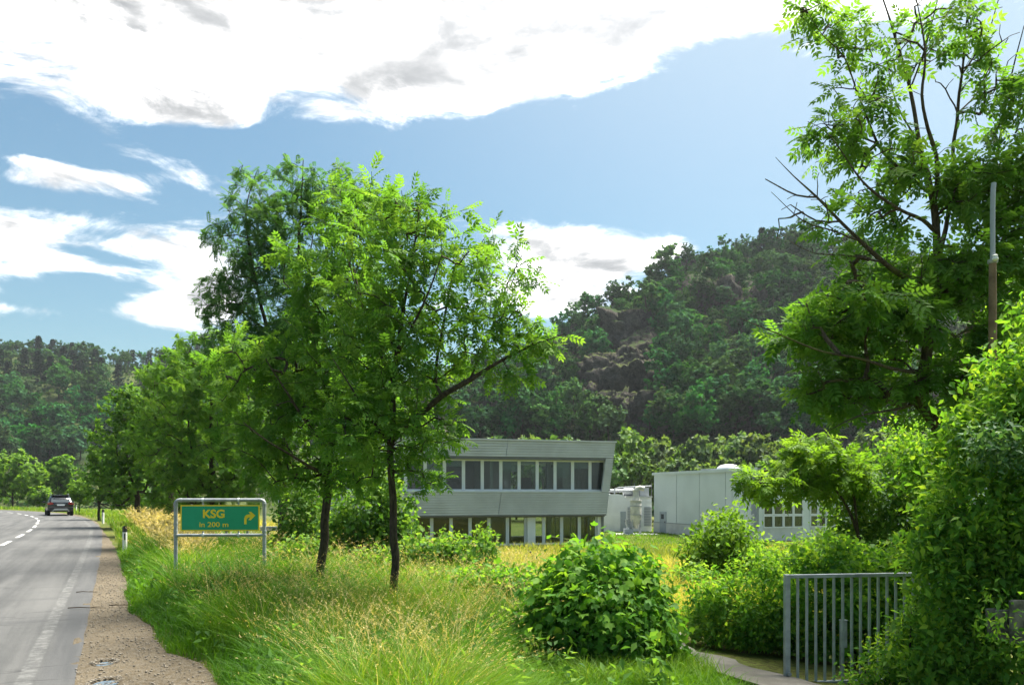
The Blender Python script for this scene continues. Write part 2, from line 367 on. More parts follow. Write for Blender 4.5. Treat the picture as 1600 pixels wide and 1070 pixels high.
def asphalt_mat():
    m, N, out = new_mat('asphalt'); v = pos(N)
    uv = N.new('ShaderNodeAttribute'); uv.attribute_name = 'across'; ac = uv.outputs['Fac']
    big = N.noise(v, 0.35, 5, 0.6, 0.4); fine = N.noise(v, 55, 3, 0.7); mid = N.noise(v, 3.0, 5, 0.6)
    col = N.mix(N.mapr(big, 0.3, 0.7), (0.040, 0.040, 0.039, 1), (0.062, 0.062, 0.060, 1))
    # wheel tracks polished lighter, seams and edge strip darker
    w1 = N.mapr(N.math('ABSOLUTE', N.math('SUBTRACT', N.math('ABSOLUTE', N.math('SUBTRACT', ac, 1.45)), 0.78)), 0.0, 0.42, 0.35, 0.0)
    col = N.mix(w1, col, (0.085, 0.085, 0.081, 1))
    col = N.mix(N.math('MULTIPLY', N.mapr(ac, 2.60, 2.72), 0.75), col, (0.05, 0.051, 0.053, 1))
    n2 = N.noise(v, 1.1, 6, 0.7, 1.2)
    crack = N.mapr(N.math('ABSOLUTE', N.math('SUBTRACT', n2, 0.5)), 0.0, 0.009, 0.75, 0.0)
    col = N.mix(N.math('MULTIPLY', crack, N.mapr(big, 0.40, 0.52)), col, (0.03, 0.03, 0.03, 1))
    col = N.mix(N.mapr(mid, 0.56, 0.75, 0, 0.35), col, (0.06, 0.06, 0.06, 1))
    col = N.mix(N.mapr(fine, 0.35, 0.75, 0.0, 0.55), col, (0.05, 0.05, 0.05, 1))
    st = N.new('ShaderNodeMapping'); st.inputs['Rotation'].default_value = (0, 0, R(-27.5)); N.link(v, st.inputs[0])
    st2 = N.new('ShaderNodeMapping'); st2.inputs['Scale'].default_value = (1.0, 0.05, 1.0); N.link(st.outputs[0], st2.inputs[0])
    streak = N.noise(st2.outputs[0], 2.4, 6, 0.65); col = N.mix(N.mapr(streak, 0.36, 0.66, 0.0, 0.55), col, (0.115, 0.113, 0.108, 1))
    st3 = N.new('ShaderNodeMapping'); st3.inputs['Scale'].default_value = (0.12, 1.0, 1.0); N.link(st.outputs[0], st3.inputs[0])
    tc_ = N.noise(st3.outputs[0], 0.55, 5, 0.6, 0.4); tr = N.mapr(N.math('ABSOLUTE', N.math('SUBTRACT', tc_, 0.52)), 0.0, 0.0035, 0.75, 0.0); col = N.mix(tr, col, (0.025, 0.025, 0.025, 1))
    pt = N.noise(st3.outputs[0], 0.32, 3, 0.5); col = N.mix(N.mapr(pt, 0.585, 0.60, 0, 0.42), col, (0.05, 0.05, 0.05, 1))
    # worn edge line: paint comes off in patches
    ln = N.math('MULTIPLY', N.mapr(N.math('ABSOLUTE', N.math('SUBTRACT', ac, 2.53)), 0.055, 0.085, 1, 0), N.mapr(N.noise(v, 6, 5, 0.7), 0.42, 0.70, 0.02, 0.34))
    col = N.mix(ln, col, (0.30, 0.30, 0.285, 1))
    principled(N, out, col, 0.72, 0.35, 0, fine, 0.5, 0.01); return m
def gravel_mat():
    m, N, out = new_mat('gravel_soil'); v = pos(N)
    vo = N.new('ShaderNodeTexVoronoi'); vo.inputs['Scale'].default_value = 34; N.link(v, vo.inputs['Vector'])
    big = N.noise(v, 1.1, 5, 0.6); f = N.noise(v, 90, 3)
    col = N.mix(N.mapr(big, 0.3, 0.7), (0.072, 0.054, 0.030, 1), (0.135, 0.104, 0.062, 1))
    sepc = N.new('ShaderNodeSeparateColor'); N.link(vo.outputs['Color'], sepc.inputs[0])
    col = N.mix(N.math('MULTIPLY', sepc.outputs[0], 0.45), col, (0.24, 0.215, 0.175, 1)); col = N.mix(N.mapr(f, 0.35, 0.7, 0, 0.6), col, (0.05, 0.040, 0.026, 1))
    principled(N, out, col, 0.9, 0.2, 0, N.math('SUBTRACT', f, vo.outputs['Distance']), 0.8, 0.015); return m
def ground_mat():
    m, N, out = new_mat('soil_with_grass'); v = pos(N)
    n = N.noise(v, 0.5, 6, 0.65); f = N.noise(v, 14, 5, 0.7)
    col = N.mix(N.mapr(n, 0.35, 0.65), (0.065, 0.10, 0.016, 1), (0.15, 0.16, 0.035, 1)); col = N.mix(N.mapr(f, 0.4, 0.7), col, (0.05, 0.045, 0.022, 1))
    principled(N, out, col, 0.95, 0.1, 0, f, 1.0, 0.08); return m
def hill_mat():
    m, N, out = new_mat('rocky_hillside'); v = pos(N)
    n = N.noise(v, 0.05, 6, 0.65); f = N.noise(v, 0.45, 7, 0.7, 0.6); f2 = N.noise(v, 1.6, 5, 0.7)
    g = N.new('ShaderNodeNewGeometry'); sx = N.new('ShaderNodeSeparateXYZ'); N.link(g.outputs['Normal'], sx.inputs[0])
    rock = N.mix(N.mapr(f, 0.3, 0.7), (0.028, 0.025, 0.023, 1), (0.105, 0.093, 0.078, 1)); rock = N.mix(N.mapr(f2, 0.45, 0.7, 0, 0.6), rock, (0.17, 0.155, 0.13, 1))
    veg = N.mix(N.mapr(n, 0.35, 0.6), (0.026, 0.055, 0.018, 1), (0.075, 0.095, 0.028, 1))
    sel = N.mapr(N.math('ADD', sx.outputs[2], N.math('MULTIPLY_ADD', f, 0.5, -0.25)), 0.66, 0.80)
    principled(N, out, N.mix(sel, rock, veg), 0.95, 0.1, 0, f2, 1.0, 0.8); return m
def path_mat():
    m, N, out = new_mat('old_driveway'); v = pos(N)
    n = N.noise(v, 2.2, 6, 0.65); f = N.noise(v, 60, 3)
    col = N.mix(N.mapr(n, 0.35, 0.65), (0.085, 0.080, 0.068, 1), (0.145, 0.137, 0.12, 1)); col = N.mix(N.mapr(f, 0.4, 0.75, 0, .5), col, (0.12, 0.11, 0.09, 1))
    principled(N, out, col, 0.85, 0.2, 0, f, 0.6, 0.01); return m
def water_mat():
    m, N, out = new_mat('puddle_water'); principled(N, out, (0.12, 0.145, 0.17), 0.03, 0.8); return m
M['asphalt'] = asphalt_mat(); M['gravel'] = gravel_mat(); M['ground'] = ground_mat(); M['hillside'] = hill_mat(); M['path'] = path_mat(); M['water'] = water_mat()
M['stone'] = plain('pebble', (0.20, 0.175, 0.14), 0.9, 0.2, 0, 0.45, 25)
M['rock'] = M['hillside']
#@@PART2
# ------------------------------------------------------------------ ground, road, shoulder, path, puddles
def build_ground():
    u = np.linspace(-1, 1, 300); xs = 2600 * np.sinh(6.2 * u) / math.sinh(6.2)
    ys = 12 + 3000 * np.sinh(6.3 * u) / math.sinh(6.3)
    X, Y = np.meshgrid(xs, ys); d = road_d(X, Y)
    Z = gz(X, Y, d) - 0.035 + 0.06 * fbm(X * 0.7, Y * 0.7, 3, 4) * sstep(1.5, 4, d)
    Z = np.where((d < 0.4) & (d > -2 * HALF - 0.4), Z - 0.03, Z)
    n = len(xs); i = np.arange(n - 1); a = (i[:, None] * n + i[None, :]).ravel()
    F = np.stack([a, a + 1, a + n + 1, a + n], 1)
    o = link('ground', np_mesh('ground', np.stack([X.ravel(), Y.ravel(), Z.ravel()], 1), F, M['ground'], smooth=True))
    tag(o, 'grassy ground sloping down from the road to the factory site', 'ground', kind='structure')
build_ground()

def ribbon(name, rows, mat, attr=None):
    rows = np.array(rows); m, k = rows.shape[:2]; i = np.arange(m - 1)[:, None] * k + np.arange(k - 1)[None]; a = i.ravel()
    me = np_mesh(name, rows.reshape(-1, 3), np.stack([a, a + 1, a + k + 1, a + k], 1), mat, smooth=True)
    if attr is not None:
        at = me.attributes.new('across', 'FLOAT', 'POINT'); at.data.foreach_set('value', np.ascontiguousarray(attr, np.float32).ravel())
    return link(name, me)
offs = np.array([-2.95, -2.7, -1.5, -0.1, 0, 0.6, 1.4, 2.3, 2.62, 2.95])
rows, att = [], []
for k in range(len(ROAD)):
    e = 0.035 * vnoise(np.array([k * 0.9]), np.array([3.3]), 2)[0] + 0.02 * vnoise(np.array([k * 3.1]), np.array([1.3]), 9)[0]
    w = offs.copy(); w[-1] += e
    rows.append([(ROAD[k][0] + RN[k][0] * o, ROAD[k][1] + RN[k][1] * o, 0.004 - 0.012 * abs(o) / 2.95) for o in w]); att.append(np.abs(offs))
# finer ribbon for a ragged edge near the camera
road = tag(ribbon('road', rows, M['asphalt'], np.array(att)), 'grey worn asphalt road curving away to the left', 'road', kind='structure')
cum = np.concatenate([[0], np.cumsum(np.linalg.norm(np.diff(ROAD, axis=0), axis=1))])
def road_at(s):
    return np.array([np.interp(s, cum, ROAD[:, 0]), np.interp(s, cum, ROAD[:, 1])]), np.array([np.interp(s, cum, RN[:, 0]), np.interp(s, cum, RN[:, 1])])
s_ref = cum[np.argmin(np.abs(ROAD[:, 1] - 25.3))]
for k in range(-5, 14):
    s0 = s_ref + k * 5.3; r2 = []
    for t in np.linspace(0, 2.9, 6):
        c, n = road_at(s0 + t); r2.append([(c[0] + n[0] * o, c[1] + n[1] * o, 0.0085) for o in (-0.07, 0.07)])
    o = ribbon('lane_marking', r2, M['paint']); o.parent = road

PUDDLES = ((164, 1032, 17, 4), (163, 1063, 21, 7))
PUD = [ground_hit(164, 1032), ground_hit(163, 1063)]
GB_Y = [-20, -12, 1, 4.2, 6.85, 7.85, 8.3, 9.0, 9.7, 11.0, 16.06, 24.6, 47.4, 63, 75]
GB_X = [11, 7, 0.5, -1.3, -2.57, -3.15, -3.75, -4.15, -4.55, -5.5, -8.1, -12.7, -25.6, -35.4, -44.5]
RE = ROAD + RN * 2.9
def gravel_right(y): return np.interp(y, GB_Y, GB_X) + 0.10 * fbm(np.asarray(y, float) * 1.3, np.asarray(y, float) * 0 + .5, 3, 8)
rows = []
for y in np.concatenate([np.arange(-20, 3, 0.6), np.arange(3, 6.5, 0.12), np.arange(6.5, 9, 0.025), np.arange(9, 20, 0.12), np.arange(20, 74, 0.6)]):
    k = np.argmin(np.abs(RE[:, 1] - y)); x0 = np.interp(y, RE[:, 1][RE[:, 1] < 85], RE[:, 0][RE[:, 1] < 85]) - 0.08; x1 = float(gravel_right(y))
    xr = np.linspace(x0, x1, 60)
    zz = gz(xr, xr * 0 + y) - 0.014 + 0.014 * fbm(xr * 2.5, xr * 0 + y * 2.5, 5, 5); zz[0] -= 0.012
    for c, (_, _, rx, ry) in zip(PUD, PUDDLES): zz -= 0.034 * np.exp(-(((xr - c[0]) / (rx / FPX * c[1])) ** 2 + ((y - c[1]) / (ry / FPX * c[1] ** 2 / EYE)) ** 2))
    rows.append([(xr[j], y, zz[j]) for j in range(60)])
tag(ribbon('gravel_shoulder', rows, M['gravel']), 'brown gravel shoulder between the asphalt and the tall grass', 'shoulder', kind='structure')

def build_pebbles():
    n = 5200; y = 5.5 + 16 * RNG.random(n) ** 1.7; f = RNG.random(n) ** 0.8
    x0 = np.interp(y, RE[:, 1][RE[:, 1] < 85], RE[:, 0][RE[:, 1] < 85]) + 0.03; x1 = gravel_right(y) + 0.05; x = x0 + (x1 - x0) * f
    for px_, py_, rx, ry in PUDDLES:
        c = ground_hit(px_, py_); a = RNG.random(260) * 6.28; q = .86 + .35 * RNG.random(260); x[-260:] = c[0] + rx / FPX * c[1] * q * np.cos(a); y[-260:] = c[1] + ry / FPX * c[1] ** 2 / EYE * q * np.sin(a); x = np.roll(x, 260); y = np.roll(y, 260)
    V = np.array([(1, 0, 0), (0, 1, 0), (-1, 0, 0), (0, -1, 0), (0.1, 0, 0.7), (0, 0, -0.5)], float)
    F = np.array([(0, 1, 4), (1, 2, 4), (2, 3, 4), (3, 0, 4), (1, 0, 5), (2, 1, 5), (3, 2, 5), (0, 3, 5)])
    a = RNG.random(n) * 6.28; Mx = np.zeros((n, 3, 3)); Mx[:, 0, 0] = np.cos(a); Mx[:, 0, 1] = -np.sin(a); Mx[:, 1, 0] = np.sin(a) * .8; Mx[:, 1, 1] = np.cos(a) * .8; Mx[:, 2, 2] = .5 + .5 * RNG.random(n)
    S = 0.004 + 0.016 * RNG.random(n) ** 3
    VV, FF = scatter(V, F, Mx, np.stack([x, y, gz(x, y) - 0.004], 1), S)
    tag(link('gravel', np_mesh('gravel', VV, FF, M['stone'])), 'loose small stones lying on the road shoulder', 'gravel', kind='stuff')
build_pebbles()

pr = np.array([(2.75, 13), (2.36, 10.9), (2.14, 9.4), (2.42, 8.55), (2.72, 7.85), (3.2, 7.0), (3.9, 6.0), (5.5, 4.3)])
pw = [0.9, 0.75, 0.6, 0.65, 0.75, 0.9, 1.1, 1.4]; rows = []
PATH = catmull(pr, 0.2); PW = np.interp(np.linspace(0, 7, len(PATH)), range(8), pw)
for q, w in zip(PATH, PW):
    xr = np.linspace(q[0] - w, q[0] + 0.05 * math.sin(q[1] * 9) + 0.06 * math.sin(q[1] * 23 + 1), 6)
    rows.append([(x, q[1], gz1(x, q[1]) + 0.016) for x in xr])
tag(ribbon('driveway', rows, M['path']), 'pale worn driveway between the leafy mound and the steel gate', 'driveway', kind='structure')
def on_path(x, y):
    x1 = np.interp(-y, -PATH[:, 1], PATH[:, 0]); w = np.interp(-y, -PATH[:, 1], PW); return (x < x1 + .03) & (x > x1 - w) & (y < 12.5)

for (px, py, rx, ry), lab in (((164, 1032, 17, 3.2), 'small shallow puddle on the shoulder, the farther of two'), ((163, 1063, 21, 7), 'wider puddle on the shoulder at the bottom edge of the picture')):
    c = ground_hit(px, py); hx = rx / FPX * c[1]; hy = ry / FPX * c[1] ** 2 / EYE; vs = [(0, 0, 0)]
    for k in range(28):
        a = k / 28 * 2 * math.pi; r = 1 + 0.20 * math.sin(2 * a + px) + 0.12 * math.sin(3 * a + 1) + 0.07 * math.sin(5 * a + 2); vs.append((1.5 * hx * r * math.cos(a), 1.5 * hy * r * math.sin(a), 0))
    o = MB().add(vs, [(0, 1 + k, 1 + (k + 1) % 28) for k in range(28)]).build('puddle', M['water']); o.location = (c[0], c[1], c[2] - 0.030)
    tag(o, lab, 'puddle', 'puddles on the shoulder', 'structure')

# ------------------------------------------------------------------ hills
HR_X = [300, 500, 600, 680, 760, 830, 890, 930, 985, 1040, 1080, 1140, 1200, 1300, 1400, 1600, 1900, 2300]
HR_Y = [755, 712, 672, 622, 582, 542, 512, 500, 476, 442, 422, 412, 404, 400, 405, 430, 500, 620]
HL_X = [-900, -300, 0, 60, 130, 200, 240, 290, 330, 420, 520, 620, 760, 900]
HL_Y = [560, 520, 556, 557, 563, 573, 575, 560, 547, 545, 560, 600, 680, 740]
def hill_z(u, Y, which):
    px = 800 + FPX * u
    if which == 'right': zr = EYE + (HZ - np.interp(px, HR_X, HR_Y)) / FPX * 260; y0, y1 = 124., 260.
    else: zr = EYE + (HZ - np.interp(px, HL_X, HL_Y)) / FPX * 400; y0, y1 = 190., 400.
    t = (Y - y0) / (y1 - y0); tt = np.clip(t, 0, 1); sh = 0.75 * tt ** 0.85 + 0.25 * sstep(0, 1, tt)
    sh = np.where(t > 1, 1 - 0.35 * (t - 1), sh); X = u * Y
    rough = fbm(X * 0.045, Y * 0.045, 4, 3) * 9 + np.abs(fbm(X * 0.11, Y * 0.11, 3, 21)) * 7
    if which == 'left': rough = rough * 0.6
    env = sstep(0, 0.15, tt) * (1 - 0.65 * sstep(0.75, 1, tt))
    return -2.3 + (zr + 2.3) * sh + rough * env
def build_hill(which, u0, u1, y0, y1, nu, ny, label):
    u = np.linspace(u0, u1, nu); y = np.linspace(y0, y1, ny); U, Y = np.meshgrid(u, y); Z = hill_z(U, Y, which)
    a = (np.arange(ny - 1)[:, None] * nu + np.arange(nu - 1)[None]).ravel()
    o = link('hill', np_mesh('hill', np.stack([(U * Y).ravel(), Y.ravel(), Z.ravel()], 1), np.stack([a, a + 1, a + nu + 1, a + nu], 1), M['hillside'], smooth=False))
    return tag(o, label, 'hill', kind='structure')
hill_r = build_hill('right', -0.45, 1.3, 122, 330, 260, 110, 'steep rocky wooded hill rising behind the factory')
hill_l = build_hill('left', -1.4, 0.15, 186, 500, 150, 80, 'dark forested hill beyond the bend of the road')
def hill_hit(px, py, which):
    u = (px - 800) / FPX; k = (HZ - py) / FPX; Y = np.linspace(124, 262, 500) if which == 'right' else np.linspace(190, 402, 500)
    z = hill_z(np.full(500, u), Y, which); r = (z - EYE) / Y; i = np.argmax(r >= k)
    if r.max() < k: i = int(np.argmax(r))
    return np.array((u * Y[i], Y[i], z[i]))

def rock_mesh(seed, n=34):
    rs = np.random.default_rng(seed); th = np.linspace(0, math.pi, n); ph = np.linspace(0, 2 * math.pi, 2 * n, endpoint=False); T, H = np.meshgrid(th, ph, indexing='ij')
    D = np.stack([np.sin(T) * np.cos(H), np.sin(T) * np.sin(H), np.cos(T)], -1)
    planes = unit(rs.normal(size=(16, 3))); off = 0.55 + 0.35 * rs.random(16)
    r = np.min(np.where((D @ planes.T) > 0.12, off / np.maximum(D @ planes.T, 0.12), 9), -1).clip(0.3, 1.25)
    r = r + 0.20 * fbm(D[..., 0] * 4 + seed, D[..., 2] * 5 + D[..., 1] * 3, 4, seed) - 0.55 * np.abs(fbm(D[..., 0] * 5 + D[..., 1] * 4, D[..., 2] * 3 + seed, 4, seed + 7))
    V = (D * r[..., None]).reshape(-1, 3); m = 2 * n; q = []
    for i in range(n - 1):
        for j in range(m): q.append((i * m + j, (i + 1) * m + j, (i + 1) * m + (j + 1) % m, i * m + (j + 1) % m))
    return np_mesh('rock_outcrop', V, np.array(q), M['rock'])
rocks = [rock_mesh(40 + k) for k in range(5)]
for k, (px, py, s) in enumerate(((985, 535, 9), (958, 548, 6), (1012, 548, 7), (1000, 572, 6), (940, 590, 6), (992, 612, 7), (968, 585, 5), (925, 635, 5), (965, 640, 6), (985, 655, 5), (1092, 402, 5), (1062, 415, 6),
                                 (1205, 590, 7), (1228, 600, 7), (1172, 482, 7), (1132, 470, 8), (1196, 486, 6), (1060, 660, 5), (732, 622, 4), (905, 575, 4), (1010, 640, 4), (1218, 560, 5), (1090, 655, 5), (890, 600, 4), (945, 660, 4), (1150, 660, 5))):
    c = hill_hit(px, py, 'right'); o = link('rock_outcrop', rocks[k % 5], hill_r); o.location = tuple(c + np.array((0, -2.2 if k < 10 else -.8, -0.1 * s)))
    o.rotation_euler = (random.uniform(-.3, .3), random.uniform(-.3, .3), random.uniform(0, 6)); s *= 1.35 if k < 10 else 1; o.scale = (s * 1.05, s * .7, s * random.uniform(.8, 1.15))

# ------------------------------------------------------------------ leaves and trees
def leaf_simple(w=0.5, fold=0.18, curl=0.12):
    V = np.array([(0, 0, 0), (-w * .5, .42, fold * w), (0, 1, -curl), (w * .5, .42, fold * w)], float); return V, np.array([(0, 2, 1), (0, 3, 2)])
def leaf_maple():
    """lobed leaf of a creeper: three points"""
    V = np.array([(0, 0, 0), (-.42, .12, .05), (-.52, .52, -.04), (-.20, .55, .06), (0, 1.0, -.12), (.20, .55, .06), (.52, .52, -.04), (.42, .12, .05)], float)
    return V, np.array([(0, 2, 1), (0, 3, 2), (0, 4, 3), (0, 5, 4), (0, 6, 5), (0, 7, 6)])
def leaf_pinnate(pairs=4, w=0.078, ll=0.36, droop=0.18):
    V, F = [], []
    def lf(base, d, l, ww):
        d = np.array(d) / np.linalg.norm(d); s = np.cross(d, (0, 0, 1)); s /= np.linalg.norm(s); b = len(V)
        m = np.array(base) + d * l * .45
        V.extend([base, m - s * ww + np.array((0, 0, .02)), np.array(base) + d * l + np.array((0, 0, -.05)), m + s * ww + np.array((0, 0, .02))]); F.extend([(b, b + 2, b + 1), (b, b + 3, b + 2)])
    for k in range(pairs):
        t = 0.22 + 0.62 * k / (pairs - 1); z = -droop * t * t
        for sg in (-1, 1): lf(np.array((0, t, z)), (sg * .8, .62, -.12), ll * (1 - .25 * abs(t - .55)), w)
    lf(np.array((0, .86, -droop * .74)), (0, 1, -.3), ll * .95, w)
    b = len(V); V.extend([(-.008, 0, 0), (.008, 0, 0), (0, .9, -droop * .8)]); F.append((b, b + 1, b + 2))
    return np.array(V, float), np.array(F)
LEAF = {'simple': leaf_simple(), 'broad': leaf_simple(0.85, 0.15, 0.15), 'maple': leaf_maple(), 'pinnate': leaf_pinnate(), 'pinnate5': leaf_pinnate(5, 0.065, 0.30), 'willow': leaf_simple(0.22)}

def sample_lobes(lobes, n, surf, rng):
    w = np.array([l[2] if len(l) > 2 else 1.0 for l in lobes]) * np.array([np.prod(l[1]) ** (2 / 3) for l in lobes]); w /= w.sum()
    k = rng.choice(len(lobes), n, p=w); c = np.array([l[0] for l in lobes])[k]; r = np.array([l[1] for l in lobes])[k]
    d = unit(rng.normal(size=(n, 3))); q = rng.random(n) ** surf
    return c + d * r * q[:, None], d, k  # places, outward directions, lobe index

def grow_tree(limbs, lobes, twigs, per, size, leaf='pinnate', surf=0.45, seed=1, twig_r=0.0035, droop=0.25, seg=0.28, bare=0.0, maxlen=2.2, spread=0.85, tipfrac=0.55, up=0.0, shell=False):
    """limbs: [(points, radii)], lobes: [(centre, radii, weight)]; returns wood builder pieces and leaf arrays"""
    rng = np.random.default_rng(seed); nodes, cap, par = [], [], []
    for pts, rad in limbs:
        pts = np.array(pts, float); cp = catmull(pts, 0.25 if size < .6 else 1.0); rr = np.interp(np.linspace(0, 1, len(cp)), np.linspace(0, 1, len(rad)), rad)
        nodes += list(cp); cap += list(rr)
    n0 = len(nodes); nd = np.empty((n0 + twigs * 14, 3)); nd[:n0] = nodes; cnt = n0; rcap = np.empty(len(nd)); rcap[:n0] = cap
    parent = np.full(len(nd), -1); load = np.zeros(len(nd)); T, D, K = sample_lobes(lobes, twigs, surf, rng)
    d0 = np.array([np.min(((nd[:n0] - t) ** 2).sum(1)) for t in T]); order = np.argsort(d0); paths = []; owner = []
    for ti in order:
        t = T[ti]; v = nd[:cnt] - t; dist = np.sqrt((v * v).sum(1)); cost = dist + 0.55 * np.maximum(0, v[:, 2]); a = int(np.argmin(cost))
        L = dist[a]
        if L < 0.02: continue
        m = int(min(12, max(2, math.ceil(L / seg)))); p0 = nd[a]; dv = t - p0
        side = rng.normal(size=3) * 0.10 * L + np.array((0, 0, 0.10 * L)); pr_ = a; idx = [a]
        for j in range(1, m + 1):
            s = j / m; q = p0 + dv * s + side * (4 * s * (1 - s)) * 0.5; nd[cnt] = q; parent[cnt] = pr_; rcap[cnt] = 9; pr_ = cnt; idx.append(cnt); cnt += 1
        paths.append(idx); owner.append(K[ti])
    for idx in paths:
        k = idx[-1]
        while k >= n0: load[k] += 1; k = parent[k]
    rad = np.minimum(twig_r * np.maximum(load, 1) ** 0.48, 9)
    wood = MB()
    for idx in paths:
        r = [rad[i] if i >= n0 else rad[idx[1]] * 1.05 for i in idx]
        wood.tube(nd[idx], r, 5 if max(r) > 2.5 * twig_r else 3, caps=False)
    # leaves along the outer part of each twig
    Pp, Dd, Tn = [], [], []
    for q, idx in enumerate(paths):
        lb = lobes[owner[q]]
        if rng.random() < (lb[3] if len(lb) > 3 else bare): continue
        pts = nd[idx]; base = rng.random(); n = max(1, int(per * rng.uniform(.6, 1.4)))
        s = 1 - tipfrac * rng.random(n) ** 1.2; s[0] = 1; f = s * (len(pts) - 1); i = np.minimum(f.astype(int), len(pts) - 2); fr = (f - i)[:, None]
        p = pts[i] * (1 - fr) + pts[i + 1] * fr; td = unit(pts[i + 1] - pts[i])
        d = td * (1 - spread * .6) + unit(rng.normal(size=(n, 3))) * spread; d[:, 2] += up - droop * rng.random(n)
        Pp.append(p); Dd.append(d); Tn.append(np.clip(0.5 * base + 0.5 * rng.random(n) + 0.12 * (rng.random() - .5), 0, 1))
    Pp, Dd, Tn = np.concatenate(Pp), np.concatenate(Dd), np.concatenate(Tn); n = len(Pp)
    upv = np.array((0, 0, 1.0)) + rng.normal(size=(n, 3)) * 0.45
    if shell:   # leaf faces turn to the outside of the crown
        cs = np.array([l[0] for l in lobes]); near = np.argmin(((Pp[:, None] - cs[None]) ** 2).sum(2), 1); o_ = unit(Pp - cs[near]) * .8 + unit(Pp - cs.mean(0)) * .7 + np.array((0, 0, .45)) + rng.normal(size=(n, 3)) * .32
        upv = o_; Dd = unit(rng.normal(size=(n, 3))) + np.array((0, 0, -.3))
    TV, TF = LEAF[leaf]; S = size * (0.7 + 0.6 * rng.random(n))
    V, F = scatter(TV, TF, frames(Dd, upv), Pp, S)
    return wood, V, F, np.repeat(Tn, len(TV))

def tree(name, label, cat, base, limbs, lobes, leafmat, barkmat='bark', group=None, **kw):
    """a tree thing: trunk (first limb), limb parts, branchwork, crown; coordinates are world ones"""
    root = empty(name, base); tag(root, label, cat, group); b = np.array(base, float)
    loc = [(np.array(p, float) - b, r) for p, r in limbs]; lob = [(np.array(l[0]) - b,) + tuple(l[1:]) for l in lobes]
    wood, V, F, tn = grow_tree(loc, lob, **kw)
    for k, (p, r) in enumerate(loc):
        cp = catmull(p, 0.12 if kw.get('size', .2) < .6 else .5); rr = np.interp(np.linspace(0, 1, len(cp)), np.linspace(0, 1, len(r)), r)
        rr = rr * (1 + 0.10 * vnoise(np.arange(len(cp)) * .6, np.arange(len(cp)) * 0 + k, 5))
        cp = cp + np.stack([vnoise(np.arange(len(cp)) * .35, np.arange(len(cp)) * 0 + k + s * 9, 31 + s) for s in range(3)], 1) * rr[:, None] * 1.1 * np.minimum(1, np.arange(len(cp)) / 3.)[:, None]
        MB().tube(cp, rr, 10 if k == 0 else 7).build('trunk' if k == 0 else 'limb', M[barkmat], root, True)
    wood.build('branchwork', M[barkmat], root, True)['kind'] = 'stuff'
    link('crown', np_mesh('crown', V, F, M[leafmat], tn), root)
    return root
def lobe(px, py, Y, rx, ry, dep=None, w=1.0, bare=None):
    s = Y / FPX; t = (P(px, py, Y), (rx * s, (dep if dep else (rx + ry) * .5 * s), ry * s), w); return t if bare is None else t + (bare,)
def poly(pts, Y):
    """limb from (px, py[, depth offset]) points"""
    return [P(p[0], p[1], Y + (p[2] if len(p) > 2 else 0)) for p in pts]
